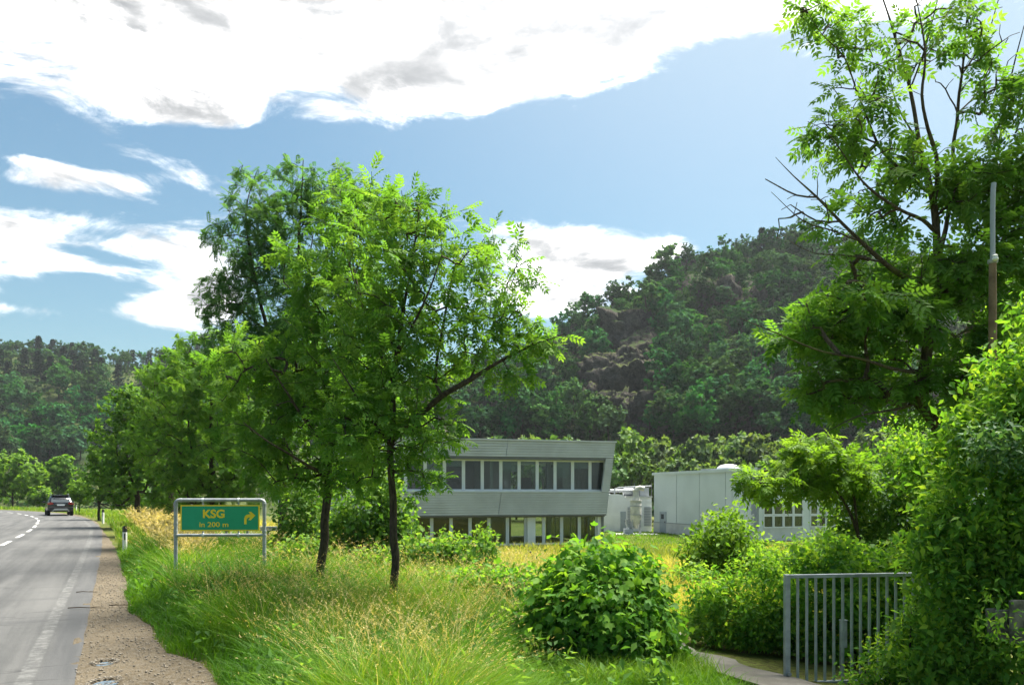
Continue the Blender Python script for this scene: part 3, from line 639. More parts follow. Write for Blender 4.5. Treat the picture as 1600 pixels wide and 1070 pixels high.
#@@PART3
# ------------------------------------------------------------------ factory office block
def local(root, name, mb, mat, parent=None, **kw): return mb.build(name, mat, parent or root, **kw)
def office():
    A = np.array((6.7, 54.0)); B = np.array((-4.25, 51.0)); d = (A - B) / np.linalg.norm(A - B); ang = math.atan2(d[1], d[0])
    root = empty('office_building', (A[0], A[1], -1.9), ang)
    tag(root, 'two-storey office building with corrugated grey metal bands and ribbon windows', 'building')
    # local: x to the right along the facade, 0 at the bottom right corner of the cladding, y into the building, z from site level
    zt, zu, zg, zs, zb = 7.34, 6.17, 5.94, 3.80, 2.22; XL = -19.0; DEP = 13.0
    def lean(z): return 0.12 * (z - zb) * 1.12   # raked right end
    def corr(x0, x1, z0, z1, lean0, lean1, name):
        """corrugated band between two heights; ends may be raked"""
        n = int((z1 - z0) / 0.165); V, F = [], []
        prof = []
        for k in range(n):
            a = z0 + (z1 - z0) * k / n; h = (z1 - z0) / n; prof += [(0.0, a), (0.0, a + h * .60), (0.10, a + h * .64), (0.10, a + h * .97)]
        prof.append((0.0, z1)); m = len(prof)
        for y, z in prof:
            V.append((x0 + (lean(z) if lean0 else 0), y, z)); V.append((x1 + (lean(z) if lean1 else 0), y, z))
        for k in range(m - 1): F.append((2 * k, 2 * k + 1, 2 * k + 3, 2 * k + 2))
        # backing depth
        b = len(V); V += [(v[0], 0.22, v[2]) for v in (V[0], V[1], V[2 * m - 1], V[2 * m - 2])]
        F += [(b + 1, b, b + 3, b + 2), (0, b, b + 1, 1), (2 * m - 2, 2 * m - 1, b + 2, b + 3)]
        F += [(0, 2 * m - 2, b + 3, b), (1, b + 1, b + 2, 2 * m - 1)]
        MB().add(V, F).build(name, M['clad'], root)
    g = 0.02
    for x0, x1 in ((XL, -14.6), (-14.6 + g, -7.9), (-7.9 + g, -0.05)):
        corr(x0, x1, zb, zs - .06, x0 > XL, True, 'cladding_panel')
        corr(x0, x1, zu, zt - .1, x0 > XL, True, 'cladding_panel')
    # raked end strip right of the upper windows
    corr(-0.62, -0.05, zs - .06 + g, zu - g, True, True, 'cladding_panel')
    # returns: sloping end wall, back wall, roof, soffits
    e = [(-0.05 + lean(zb), 0.222, zb), (-0.05 + lean(zt), 0.222, zt - .1), (-0.05 + lean(zt), DEP, zt - .1), (-0.05 + lean(zb), DEP, zb)]
    MB().add(e + [(q[0] - .12, q[1], q[2]) for q in e], [(0, 1, 2, 3), (7, 6, 5, 4), (0, 4, 5, 1), (1, 5, 6, 2), (2, 6, 7, 3), (3, 7, 4, 0)][:3] + [(1, 5, 6, 2), (2, 6, 7, 3), (3, 7, 4, 0)]).build('end_wall', M['clad'], root)
    MB().box(XL - .1, -0.05 + lean(zt) + .06, -0.08, DEP, zt - .098, zt).build('roof', M['clad'], root)
    MB().box(XL, -0.05 + lean(zb) - .02, 0.003, DEP, zb - .10, zb - .002).build('soffit', M['trim'], root)
    MB().box(XL, -0.7 + lean(zu), 0.04, 0.95, zu - .20, zu - .003).build('window_head', M['trim'], root)
    MB().box(XL, -0.66 + lean(zs), -0.05, 0.62, zs - .055, zs + .015).build('window_sill', M['wframe'], root)
    # inside: floors, back wall, partition walls
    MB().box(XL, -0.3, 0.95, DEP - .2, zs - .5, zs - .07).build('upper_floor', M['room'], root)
    MB().box(XL, -0.3, 0.95, DEP - .2, zu - .05, zu + .1).build('upper_ceiling', M['white'], root)
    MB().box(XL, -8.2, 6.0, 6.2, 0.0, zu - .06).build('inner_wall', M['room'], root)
    MB().box(XL, -5.0, DEP - .15, DEP - .02, 0.0, zt - .2).build('back_wall', M['clad'], root)
    MB().box(XL, XL + .15, .25, DEP - .16, 0.0, zt - .2).build('end_wall', M['clad'], root)
    MB().box(-8.2, -8.0, 1.2, 6.2, 0.0, zu - .06).build('inner_wall', M['white'], root)
    MB().box(-7.0, -5.6, 5.2, 5.4, 0.0, zu - .06).build('inner_wall', M['white'], root)
    for x in (-6.4, -3.1, -0.75): MB().box(x - .16, x + .16, 3.6, 3.95, 0.0, zu - .06).build('column', M['white'], root)
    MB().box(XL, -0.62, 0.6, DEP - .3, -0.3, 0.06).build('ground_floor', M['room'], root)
    MB().box(-4.9, -4.2, 4.6, 5.0, zs, zs + 1.05).build('screen', M['black'], root)
    MB().box(-2.3, -0.9, 7.0, 7.1, zs + .2, zs + 1.9).build('curtain', M['white'], root)
    # window rows
    def row(x_edges, z0, z1, y, raked):
        for a, b in zip(x_edges[:-1], x_edges[1:]):
            w = empty('window', (0, 0, 0)); w.parent = root; fw = 0.115; last = raked and b == x_edges[-1]
            f = MB()
            for q0, q1, r0, r1 in ((a, a + fw, z0, z1), (b - fw, b, z0, z1), (a + fw, b - fw, z0, z0 + .13), (a + fw, b - fw, z1 - .10, z1)):
                f.box(q0 + .004, q1 - .004, y, y + .12, r0, r1)
            f.build('frame', M['wframe'], w)
            MB().box(a + fw - .02, b - fw + .02, y + .05, y + .065, z0 + .11, z1 - .08).build('pane', M['glass'], w)
    for k, (x, dz) in enumerate(((-2.35, .55), (-3.65, 1.2), (-6.25, .35), (-7.55, .8), (-11.4, .5), (-12.7, 1.5))):
        b_ = MB()
        for j in range(int(dz / .06)): b_.box(x + .02, x + 1.2, .72, .745, zu - .26 - .06 * j, zu - .215 - .06 * j)
        b_.build('blind', M['wframe'], root)
    MB().box(XL, -0.05, .34, .36, zb - .20, zb - .103).build('gutter', M['trim'], root)
    ue = [-1.10 - 1.30 * k for k in range(14)][::-1]; row([round(q, 3) for q in ue] + [0.0 + .05], zs + .017, zu - .205, 0.5, True)
    le = [-0.55 - 1.31 * k for k in range(12)][::-1]
    row(le, 0.1, zb - .105, 0.62, False)
    MB().box(-0.548, -0.06, 0.45, 0.9, -0.2, zb - .102).build('column', M['white'], root)
    MB().box(-5.72, -5.15, 0.42, 0.61, -0.2, zb - .102).build('column', M['white'], root)
    MB().box(le[0] - 1.1, le[0] - .003, 0.5, 0.9, -0.2, zb - .102).build('column', M['white'], root)
    # glazing round the right corner, and at the back of the upper storey
    MB().box(-0.42, -0.40, 0.95, DEP - 1, 0.1, zb - .12).build('pane', M['glass'], root)
    for k in range(6): MB().box(-0.46, -0.36, 2.6 + 1.9 * k, 2.72 + 1.9 * k, 0.061, zb - .11).build('mullion', M['wframe'], root)
    MB().box(-0.28, -0.14, 0.30, 0.42, -0.1, zb - .101).build('downpipe', M['trim'], root)
office()

# ------------------------------------------------------------------ production hall
def hall():
    F0 = np.array((13.6, 73.6)); C0 = np.array((18.85, 59.0)); v = (C0 - F0); L = np.linalg.norm(v); v /= L; w = np.array((-v[1], v[0]))
    ang = math.atan2(w[1], w[0])         # local x along the front face, y back along the side wall
    root = empty('production_hall', (C0[0], C0[1], -1.9), ang); tag(root, 'pale grey-green panel hall with white framed windows behind the bushes', 'building')
    H = 5.62; W = 26.0
    # side wall panels: local y from 0 (near corner) to L, at x = 0
    def side_y(px):
        u = (px - 800) / FPX; a = np.array([[v[0], -u * 0 + 0], [0, 0]]); t = (u * F0[1] - F0[0]) / (v[0] - u * v[1]); return L - t
    ys = sorted([side_y(px) for px in (1022.3, 1057, 1093, 1133.5)] + [0.0, 3.2]); ys[-1] = L
    for a, b in zip(ys[:-1], ys[1:]): MB().box(0.0, 0.15, a + .035, b - .035, 0.98, H - .12).build('wall_panel', M['hall'], root)
    MB().box(0.03, 0.14, 0, L, 0.9, H - .1).build('seam_backing', M['hallseam'], root)
    MB().box(-0.05, 0.16, -.05, L, -0.4, 0.94).build('plinth', M['plinth'], root)
    MB().box(-0.09, 0.0, -.05, L, 0.93, 0.975).build('drip_edge', M['hallseam'], root)
    MB().box(-0.10, W, -.1, L + .1, H - .11, H).build('roof', M['hallseam'], root)
    MB().box(-0.14, -0.10, -.14, L + .14, H - .2, H + .05).build('roof_edge', M['hall'], root)
    # front face with window openings
    rows = ((0.55, 4.35), (5.0, 8.2), (9.3, 12.5)); z0, z1 = 1.0, 3.12
    edges = [0.16] + [q for r in rows for q in r] + [W]
    for k in range(0, len(edges) - 1):
        a, b = edges[k], edges[k + 1]
        if k % 2 == 0: MB().box(a, b - .004, 0.02, 0.17, 0.0, H - .115).build('wall_panel', M['hall'], root)
        else:
            MB().box(a, b - .004, 0.02, 0.17, z1, H - .115).build('wall_panel', M['hall'], root); MB().box(a, b - .004, 0.02, 0.17, 0.0, z0).build('plinth', M['plinth'], root)
            n = 4; wx = (b - a) / n
            for j in range(n):
                for (za, zb2) in ((z0 + .002, 1.98), (1.99, z1 - .002)):
                    wn = empty('window'); wn.parent = root; f = MB(); x0, x1 = a + wx * j + .005, a + wx * (j + 1) - .01
                    for q in ((x0, x0 + .09, za, zb2), (x1 - .09, x1, za, zb2), (x0 + .09, x1 - .09, za, za + .09), (x0 + .09, x1 - .09, zb2 - .09, zb2)): f.box(q[0], q[1], -0.02, 0.1, q[2], q[3])
                    f.build('frame', M['wframe'], wn); MB().box(x0 + .08, x1 - .08, 0.03, 0.045, za + .08, zb2 - .08).build('pane', M['glass'], wn)
    MB().box(0.3, W, 5.0, 5.1, 0, H - .2).build('inner_wall', M['room'], root)
    MB().box(-0.11, -0.0, -0.06, 0.62, 0.976, H - .2).build('corner_strip', M['hallseam'], root)
    MB().box(W - .2, W, 0.2, L, 0, H - .2).build('wall_panel', M['hall'], root); MB().box(0.2, W - .21, L - .16, L, 0, H - .2).build('wall_panel', M['hall'], root)
    # door in the side wall
    dy = side_y(1036.5); d = MB().box(-0.075, 0.0, dy - .55, dy + .55, 0.05, 1.98).build('door', M['greydoor'], root)
    MB().box(-0.09, -0.077, dy - .22, dy + .28, 1.3, 1.75).build('pane', M['carglass'], d); MB().box(-0.13, -0.077, dy - .45, dy - .40, .95, 1.1).build('handle', M['black'], d)
    # skylight dome and lightning rods on the roof
    MB().lathe([(1.0, 0), (1.0, .12), (.92, .28), (.7, .42), (.4, .5), (.05, .53)], 28, (1.6, L * .38, H + .002)).build('skylight_dome', M['white'], root, True)
    MB().box(0.6, 2.9, L * .38 + 1.1, L * .38 + 2.6, H + .002, H + .18).build('roof_kerb', M['louvre'], root)
    for x, y in ((0.4, 3.4), (0.3, L - .6), (9.0, .4)): MB().tube([(x, y, H - .02), (x, y, H + 1.0)], .018, 5).build('lightning_rod', M['trim'], root)
hall()

def slat_fence():
    c = P(1094, 806, 61.5); e = P(1176, 806, 57.5); r = empty('slatted_screen', (c[0], c[1], -1.9), math.atan2(e[1] - c[1], e[0] - c[0])); L = float(np.hypot(e[0] - c[0], e[1] - c[1]))
    tag(r, 'low white screen of horizontal slats in front of the hall', 'screen')
    for k in range(5): MB().box(0, L, -.02, .02, .55 + .33 * k, .55 + .33 * k + .20).build('slat', M['wframe'], r)
    for x in (0.0, L * .5, L): MB().box(x - .05, x + .05, .022, .10, -.1, 2.12).build('post', M['louvre'], r)
slat_fence()

def low_building():
    r = empty('plant_building', (9.0, 74.0, -1.9), 0.05); tag(r, 'low white plant building with rounded roof edge between office and hall', 'building')
    V = [(0, 0), (0, 3.1), (.12, 3.35), (.4, 3.52), (.9, 3.62), (1.7, 3.62), (2.2, 3.5), (2.35, 3.3), (4.9, 3.3), (4.9, 0)]
    MB().prism([(x - .4, z) for x, z in V], 0, 9).build('wall', M['white'], r)
    MB().box(1.98, 4.55, -.12, 9, 3.302, 3.42).build('roof_edge', M['plinth'], r)
    d = MB().box(1.45, 1.98, -.07, -.002, 0.1, 1.95).build('door', M['greydoor'], r)
    MB().box(1.86, 1.92, -.12, -.072, .95, 1.1).build('handle', M['black'], d)
    for x0, x1 in ((2.15, 3.1), (3.75, 4.45)):
        for k in range(12): MB().box(x0, x1, -.09, -.004, .55 + .155 * k, .55 + .155 * k + .11).build('louvre_slat', M['louvre'], r)
    p = MB(); p.tube([(.3, 1.0, 3.95), (4.2, 1.0, 3.95)], .16, 10); p.build('roof_pipe', M['galv'], r, True)
    MB().lathe([(.38, 0), (.42, .1), (.42, .9), (.3, 1.05)], 16, (2.0, 1.3, 3.83), 'x').build('fan_housing', M['galv'], r, True)
    MB().box(3.5, 4.4, .7, 1.8, 3.422, 4.25).build('air_handler', M['louvre'], r); MB().box(2.9, 3.4, .6, 1.2, 3.422, 3.9).build('duct_box', M['galv'], r)
    MB().tube([(1.0, .6, 3.6), (1.0, .6, 4.1), (1.4, .6, 4.25), (4.6, .6, 4.4)], .07, 8).build('roof_pipe', M['galv'], r, True)
    for x in (.6, 3.0, 4.7): MB().tube([(x, .9, 3.4), (x, .9, 4.7)], .035, 6).build('roof_post', M['trim'], r)
low_building()

def scrubber():
    q = P(993.5, 800, 70.0); r = empty('filter_vessel', (q[0], q[1], -1.9)); tag(r, 'beige cylindrical filter vessel with flanges standing before the white plant building', 'tank')
    k = lambda pr, n, m='beige': MB().lathe(pr, 20).build(n, M[m], r, True)
    k([(.34, .95), (.50, 1.25), (.50, 2.9), (.40, 3.05)], 'vessel_body'); k([(.57, 1.72), (.57, 1.8)], 'flange', 'louvre'); k([(.56, 2.5), (.56, 2.58)], 'flange', 'louvre'); k([(.57, 2.97), (.57, 3.06)], 'flange')
    k([(.40, 3.06), (.32, 3.3), (.26, 3.42), (.26, 3.9), (.30, 3.92), (.30, 4.0)], 'neck'); k([(.16, .5), (.34, .95)], 'hopper')
    MB().tube([(0, 0, 3.85), (.1, 0, 4.1), (.35, 0, 4.2), (.75, 0, 4.1)], .22, 12).build('outlet_elbow', M['beige'], r, True)
    MB().tube([(-.16, 0, .62), (-.55, -.05, .62), (-.82, -.05, .9), (-.84, -.05, 1.3)], .15, 10).build('inlet_pipe', M['louvre'], r, True)
    MB().box(-1.1, -.3, -.45, .35, .0, .47).build('fan_housing', M['greydoor'], r)
    for x, y in ((.38, .3), (-.38, .3), (.38, -.3), (-.38, -.3)): MB().box(x - .05, x + .05, y - .05, y + .05, 0, 1.3).build('leg', M['louvre'], r)
    MB().box(-2.2, 2.0, -1.0, 1.2, -.2, .005).build('base_slab', M['plinth'], r)
scrubber()

# ------------------------------------------------------------------ road sign
def letter_mesh(text, size, bold, name, mat, parent, loc):
    cu = bpy.data.curves.new('lettering', 'FONT'); cu.body = text; cu.size = size; cu.offset = bold; cu.extrude = 0.002; cu.align_x = 'LEFT'
    tmp = bpy.data.objects.new('tmp', cu); COL.objects.link(tmp); bpy.context.view_layer.update()
    me = bpy.data.meshes.new_from_object(tmp.evaluated_get(bpy.context.evaluated_depsgraph_get())); bpy.data.objects.remove(tmp)
    me.materials.clear(); me.materials.append(mat); o = link(name, me, parent); o.rotation_euler = (R(90), 0, 0); o.location = loc
    co = np.empty(len(me.vertices) * 3); me.vertices.foreach_get('co', co); co = co.reshape(-1, 3); return o, co
def sign():
    Y = 14.2; s = Y / FPX; z0 = gz1((343 - 800) * s, Y)
    def X(px): return (px - 343.7) * s
    def Z(py): return EYE - (py - HZ) * s - z0
    r = empty('direction_sign', ((343.7 - 800) * s, Y, z0), R(3)); tag(r, 'green direction sign reading KSG in 200 m in a tubular steel frame', 'sign')
    rt = 2.85 * s; xl, xr, zt, zl = X(276), X(412), Z(781), Z(835.7); c = .065
    for sx, x in ((1, xl), (-1, xr)):
        MB().tube([(x, 0, -.35), (x, 0, .35), (x, 0, .9), (x, 0, zt - c)], rt, 14).build('post', M['galv'], r, True)
    a = [(xl, 0, zt - c)] + [(xl + c * (1 - math.cos(t)), 0, zt - c + c * math.sin(t)) for t in np.linspace(.2, 1.4, 5)]
    b = [(xr - c * (1 - math.cos(t)), 0, zt - c + c * math.sin(t)) for t in np.linspace(1.4, .2, 5)] + [(xr, 0, zt - c)]
    MB().tube(a + [(xl + c, 0, zt)] + [(xr - c, 0, zt)] + b, rt, 14).build('top_tube', M['galv'], r, True)
    MB().tube([(xl, 0, zl), (0, 0, zl), (xr, 0, zl)], rt * .85, 14).build('cross_tube', M['galv'], r, True)
    for x, z in ((xl, zt - c - .01), (xr, zt - c - .01), (xl, zl + .07), (xr, zl + .07), (xl, zl), (xr, zl), (xr, .62), (xl, 1.16), (xr, 1.16)):
        MB().lathe([(rt * 1.0, -.02), (rt * 1.17, -.018), (rt * 1.17, .018), (rt * 1.0, .02)], 14, (x, 0, z)).build('pipe_collar', M['galv'], r, True)
    for x in (xl + c + .03, xr - c - .03): MB().lathe([(rt, -.02), (rt * 1.15, -.018), (rt * 1.15, .018), (rt, .02)], 14, (x, 0, zt), 'x').build('pipe_collar', M['galv'], r, True)
    pl, pr2, pt, pb = X(284.3), X(405), Z(788.6), Z(829)
    pn = MB().box(pl, pr2, -.03, -.012, pb, pt).build('sign_panel', M['yellow'], r); bw = .022
    MB().box(pl + bw, pr2 - bw, -.034, -.0305, pb + bw, pt - bw).build('green_field', M['green_sign'], pn)
    for px in (317.7, 372.5):
        x = X(px)
        for zc in (zt, zl): MB().lathe([(rt, -.016), (rt * 1.22, -.015), (rt * 1.22, .015), (rt, .016)], 14, (x, 0, zc), 'x').build('clamp', M['wframe'], r, True)
        MB().box(x - .014, x + .014, -.012, .012, pt - .05, zt - .02).build('bracket', M['galv'], r); MB().box(x - .014, x + .014, -.012, .012, zl + .02, pb + .05).build('bracket', M['galv'], r)
    # lettering sized to the words seen
    def word(t, px0, px1, py0, py1, bold):
        o, co = letter_mesh(t, 1.0, bold, 'lettering', M['yellow'], pn, (0, 0, 0)); lo, hi = co.min(0), co.max(0)
        sx = (X(px1) - X(px0)) / (hi[0] - lo[0]); sz = (Z(py0) - Z(py1)) / (hi[1] - lo[1]); o.scale = (sx, sz, 1)
        o.location = (X(px0) - lo[0] * sx, -.0365, Z(py1) - lo[1] * sz)
    word('KSG', 318.7, 351.8, 795.6, 808.9, .03); word('in 200 m', 313.3, 357.5, 815.0, 822.8, .012)
    ar = [(381.8, 818.6), (381.8, 809.5), (383, 806), (385.5, 803.8), (389.8, 803), (391.8, 803), (388.6, 799.4), (392.2, 799.0), (399.0, 804.9), (391.8, 812.3), (388.2, 812.0), (391.2, 808.0), (388.6, 808.2), (386.6, 809.2), (385.6, 811.2), (385.4, 818.6)]
    MB().prism([(X(a_), Z(b_)) for a_, b_ in ar][::-1], -.038, -.0345).build('arrow', M['yellow'], pn)
sign()

# ------------------------------------------------------------------ delineator posts, car, yard things behind the sign
def delineator(px, Y, label, dx=0):
    x = (px - 800) / FPX * Y; r = empty('delineator_post', (x, Y, gz1(x, Y)), R(25)); tag(r, label, 'road post', 'delineator posts along the road')
    sec = lambda w, dp: [(-w, dp), (-w * .45, -dp * .9), (w * .45, -dp * .9), (w, dp)]
    def body(z0, z1, cut, mat, n, g=0.0):
        b = MB(); q = sec(.062 + g, .045 + g); V = [(a, c, z0) for a, c in q] + [(a, c, z1 - (cut if c > 0 else 0)) for a, c in q]
        b.add(V, [(0, 1, 2, 3), (7, 6, 5, 4)] + [(k, k + 4, (k + 1) % 4 + 4, (k + 1) % 4) for k in range(4)]); b.build(n, M[mat], r)
    body(-.2, .62, 0, 'postwhite', 'shaft'); body(.621, .80, .05, 'black', 'cap', .003)
    MB().box(-.018, .018, -.050, -.041, .40, .585).build('reflector', M['black'], r)
delineator(195, 22.0, 'white road post with black cap standing in the grass near the sign')
delineator(161, 46.0, 'small white road post at the far end of the gravel shoulder')
delineator(119, 76.0, 'tiny road post on the right of the black car')
delineator(41, 108.0, 'tiny road post on the grass beyond the outer side of the bend')

def car():
    Y = 61.0; X = (95 - 800) / FPX * Y; r = empty('car', (X, Y, 0.0), math.atan2(.60, .80) + R(-3)); tag(r, 'black SUV driving away round the bend', 'car')
    # local: y forward, x right; loft of sections along y
    st = [(0.00, .44, .98, .80, .70, .99), (0.06, .36, 1.02, .88, .73, 1.06), (0.28, .33, 1.03, .915, .68, 1.36), (0.55, .31, 1.03, .92, .62, 1.60), (1.0, .30, 1.02, .925, .62, 1.66), (2.0, .30, 1.00, .925, .63, 1.665), (2.6, .30, .98, .925, .62, 1.60), (3.3, .30, .96, .92, .70, 1.06), (3.9, .32, .90, .90, .66, .98), (4.35, .36, .78, .82, .58, .84), (4.5, .44, .68, .66, .5, .72)]
    V, F = [], []
    for y, zb, zw, w, wt, zt in st:
        half = [(.0, zb), (w * .78, zb), (w * .96, zb + .10), (w, zb + .30), (w, zw - .12), (w * .965, zw), (wt + .06, zt - .10), (wt, zt - .03), (wt * .6, zt), (0, zt + .01)]
        V += [(x, y, z) for x, z in half] + [(-x, y, z) for x, z in half[-2:0:-1]]
    n = 18
    for i in range(len(st) - 1):
        for j in range(n): F.append((i * n + j, i * n + (j + 1) % n, (i + 1) * n + (j + 1) % n, (i + 1) * n + j))
    F += [tuple(range(n))[::-1], tuple((len(st) - 1) * n + j for j in range(n))]
    MB().add(V, F).build('body', M['carpaint'], r, True)
    # rear window lies on the sloping hatch
    rw = [(-.66, .045, 1.055), (.66, .045, 1.055), (.60, .50, 1.53), (-.60, .50, 1.53)]
    MB().add([(x, y - .03, z + .01) for x, y, z in rw] + [(x, y + .03, z - .01) for x, y, z in rw], [(0, 1, 2, 3), (7, 6, 5, 4), (0, 4, 5, 1), (1, 5, 6, 2), (2, 6, 7, 3), (3, 7, 4, 0)]).build('rear_window', M['carglass'], r)
    MB().box(-.60, .60, .36, .62, 1.595, 1.655).build('roof_spoiler', M['carpaint'], r, bevel=.02)
    for s in (-1, 1):
        MB().prism([(s * .50, .93), (s * .55, 1.06), (s * .80, 1.10), (s * .91, 1.02), (s * .90, .90), (s * .70, .88)][::s], -.035, .16).build('tail_light', M['tail'], r)
        MB().prism([(s * .74, 1.045), (s * .80, 1.095), (s * .90, 1.03), (s * .86, 1.0)][::s], -.042, .0).build('light_insert', M['silver'], r)
        MB().box(s * .62 - .12, s * .62 + .12, -.05, .0, .60, .64).build('reflector', M['tail'], r)
        MB().tube([(s * .60, .7, 1.70), (s * .60, 1.4, 1.735), (s * .61, 2.4, 1.70)], .022, 6).build('roof_rail', M['silver'], r, True)
        m = MB().box(s * 1.02 - .10, s * 1.02 + .10, 2.85, 3.0, 1.0, 1.14).build('mirror', M['carpaint'], r, bevel=.03)
        MB().box(s * .55 - .06, s * .55 + .06, -.02, .08, .36, .41).build('exhaust_tip', M['silver'], r)
        for y in (.78, 3.62):
            w = empty('wheel', (s * .80, y, .35)); w.parent = r
            MB().lathe([(.25, -.11), (.33, -.115), (.355, -.08), (.355, .08), (.33, .115), (.25, .11)], 24, axis='x').build('tyre', M['tyre'], w, True)
            MB().lathe([(.10, -.10), (.24, -.105), (.24, .105), (.10, .10)], 18, axis='x').build('rim', M['rim'], w, True)
    MB().box(-.86, .86, -.06, .14, .46, .70).build('rear_bumper', M['black'], r, bevel=.04)
    MB().prism([(-.55, .44), (-.44, .58), (.44, .58), (.55, .44)], -.075, -.0).build('skid_plate', M['silver'], r)
    MB().box(-.26, .26, -.055, -.02, .80, .91).build('number_plate', M['plate'], r)
    MB().box(-.36, .36, -.035, -.0, .935, .955).build('chrome_strip', M['silver'], r)
car()

def yard():
    # a strip of asphalt yard and a low rail glimpsed behind the sign
    a, b = ground_hit(300, 838), ground_hit(470, 838)
    rows = []
    for t in np.linspace(0, 1, 10): 
        row_ = []
        for Y in (23.5, 27, 31, 36, 41): x = (300 + 170 * t - 800) / FPX * Y; row_.append((x, Y, gz1(x, Y) + .02))
        rows.append(row_)
    tag(ribbon('yard', rows, M['path']), 'grey paved yard glimpsed below the green sign', 'yard', kind='structure')
    Y = 22.6; r = empty('guard_rail', ((395 - 800) / FPX * Y, Y, gz1((395 - 800) / FPX * Y, Y)), R(6)); tag(r, 'low grey guard rail in the grass behind the green sign', 'railing')
    zr = EYE - (829 - HZ) / FPX * Y - r.location[2]
    MB().prism([(-1.5, zr), (-1.5, zr + .13), (1.1, zr + .13), (1.1, zr)], -.03, .03).build('rail', M['galv'], r, bevel=.01)
    for k in range(5): MB().box(-1.4 + .6 * k, -1.33 + .6 * k, .032, .09, -.2, zr + .1).build('post', M['galv'], r)
    Y = 21.5; x = (436.5 - 800) / FPX * Y; r = empty('flag_pole', (x, Y, gz1(x, Y))); tag(r, 'thin pale pole with a green banner, between sign and shrubs', 'pole')
    zt = EYE - (757 - HZ) / FPX * Y - r.location[2]
    MB().tube([(0, 0, -.2), (0, 0, zt)], .035, 10).build('pole', M['wframe'], r, True)
    z1, z2 = EYE - (801 - HZ) / FPX * Y - r.location[2], EYE - (834 - HZ) / FPX * Y - r.location[2]
    MB().add([(.036 + .13 * k / 4, .015 * math.sin(k * 2), z) for k in range(5) for z in (z1, z2)] + [(.036 + .13 * k / 4, .02 + .015 * math.sin(k * 2), z) for k in range(5) for z in (z1, z2)],
             [(2 * k, 2 * k + 1, 2 * k + 3, 2 * k + 2) for k in range(4)] + [(10 + 2 * k + 2, 10 + 2 * k + 3, 10 + 2 * k + 1, 10 + 2 * k) for k in range(4)] + [(0, 10, 11, 1), (8, 9, 19, 18)]).build('banner', M['banner'], r)
yard()

# ------------------------------------------------------------------ steel gate, key box, slabs, pole, fence posts
def gate():
    Y = 7.75; s = Y / FPX; x0 = (1229.5 - 800) * s; zb = EYE - (1066 - HZ) * s; r = empty('gate', (x0, Y, gz1(x0, Y)), R(8.5)); tag(r, 'grey steel bar gate standing open among the climbers', 'gate')
    g = r.location[2]; z0, z1 = zb - g, EYE - (897 - HZ) * s - g; W = 2.0; t = .026
    MB().box(-t, t, -t, t, -.06, z1).build('frame_post', M['gate'], r, bevel=.004); MB().box(W - t, W + t, -t, t, -.06, z1).build('frame_post', M['gate'], r, bevel=.004)
    MB().box(t + .001, W - t - .001, -t * .9, t * .9, z1 - .038, z1 - .002).build('top_rail', M['gate'], r, bevel=.004); MB().box(t + .001, W - t - .001, -t * .9, t * .9, z0 - .035, z0 + .005).build('bottom_rail', M['gate'], r, bevel=.004)
    me = None
    for k in range(19):
        x = (1247.5 - 1229.5) * s + .0985 * k
        if x > W - .06: break
        o = MB().box(-.0105, .0105, -.0105, .0105, z0 + .006, z1 - .039).build('bar', M['gate'], r) if me is None else link('bar', me, r)
        me = o.data; o.location = (x, 0, 0); o.rotation_euler = (0, 0, random.uniform(-.05, .05))
    MB().tube([(.0, -.03, z0 + .1), (.0, -.06, z0 + .1)], .02, 8).build('hinge_pin', M['galv'], r, True)
gate()
def keybox():
    Y = 8.35; x = (1315.5 - 800) / FPX * Y; z = lambda py: EYE - (py - HZ) / FPX * Y; r = empty('key_box', (x, Y, gz1(x, Y))); g = r.location[2]; tag(r, 'small grey metal box on a post behind the gate bars', 'box')
    MB().box(-.018, .018, -.01, .02, -.2, z(975) - g).build('post', M['galv'], r); MB().box(-.033, .033, -.06, -.011, z(1010) - g, z(968.5) - g).build('box_body', M['gate'], r, bevel=.006)
    MB().box(-.037, .037, -.065, -.005, z(968.3) - g, z(967) - g).build('lid', M['gate'], r)
keybox()
for px0, px1, py0, py1, Y, rz, lab in ((1580, 1622, 937, 1006, 6.15, 4, 'tall weathered concrete slab cut by the right edge of the picture'), (1558, 1586, 952, 999, 6.25, -12, 'lower mossy concrete slab leaning behind the tall one'), (1546, 1559, 950, 994, 6.3, 8, 'narrow concrete slab half hidden in the climbers')):
    s = Y / FPX; w = (px1 - px0) * s / 2; x = ((px0 + px1) / 2 - 800) * s; zt, zb = EYE - (py0 - HZ) * s, EYE - (py1 - HZ) * s
    o = MB().prism([(-w, 0), (-w * .97, (zt - zb) * .97), (-w * .7, zt - zb), (w, (zt - zb) * .99), (w * .98, 0.01)], -.03, .03).build('concrete_slab', M['slab'], bevel=.008)
    o.location = (x, Y, zb); o.rotation_euler = (R(-4), R(random.uniform(-3, 3)), R(rz)); tag(o, lab, 'slab', 'old slabs in the hedge')
def pole():
    Y = 8.2; s = Y / FPX; x = (1551 - 800) * s; g = gz1(x, Y); r = empty('lamp_pole', (x, Y, g)); tag(r, 'old brown pole with a grey steel tube on top, rising from the hedge', 'pole'); z = lambda py: EYE - (py - HZ) * s - g
    MB().tube([(0, 0, -.3), (0, 0, z(600)), (0, 0, z(412))], [.046, .041, .036], 14).build('pole_shaft', M['wood'], r, True)
    MB().tube([(0, 0, z(413)), (0, 0, z(330)), (.002, 0, z(310)), (.006, 0, z(295)), (.012, 0, z(286))], [.024] * 5, 12).build('steel_tube', M['louvre'], r, True)
    MB().lathe([(.042, 0), (.05, .01), (.05, .04), (.03, .045)], 14, (0, 0, z(412))).build('collar', M['galv'], r, True)
    MB().lathe([(.012, 0), (.03, .012), (.03, .03), (.018, .04), (.028, .055), (.012, .065)], 12, (-.01, -.06, z(410))).build('insulator', M['white'], r, True)
pole()
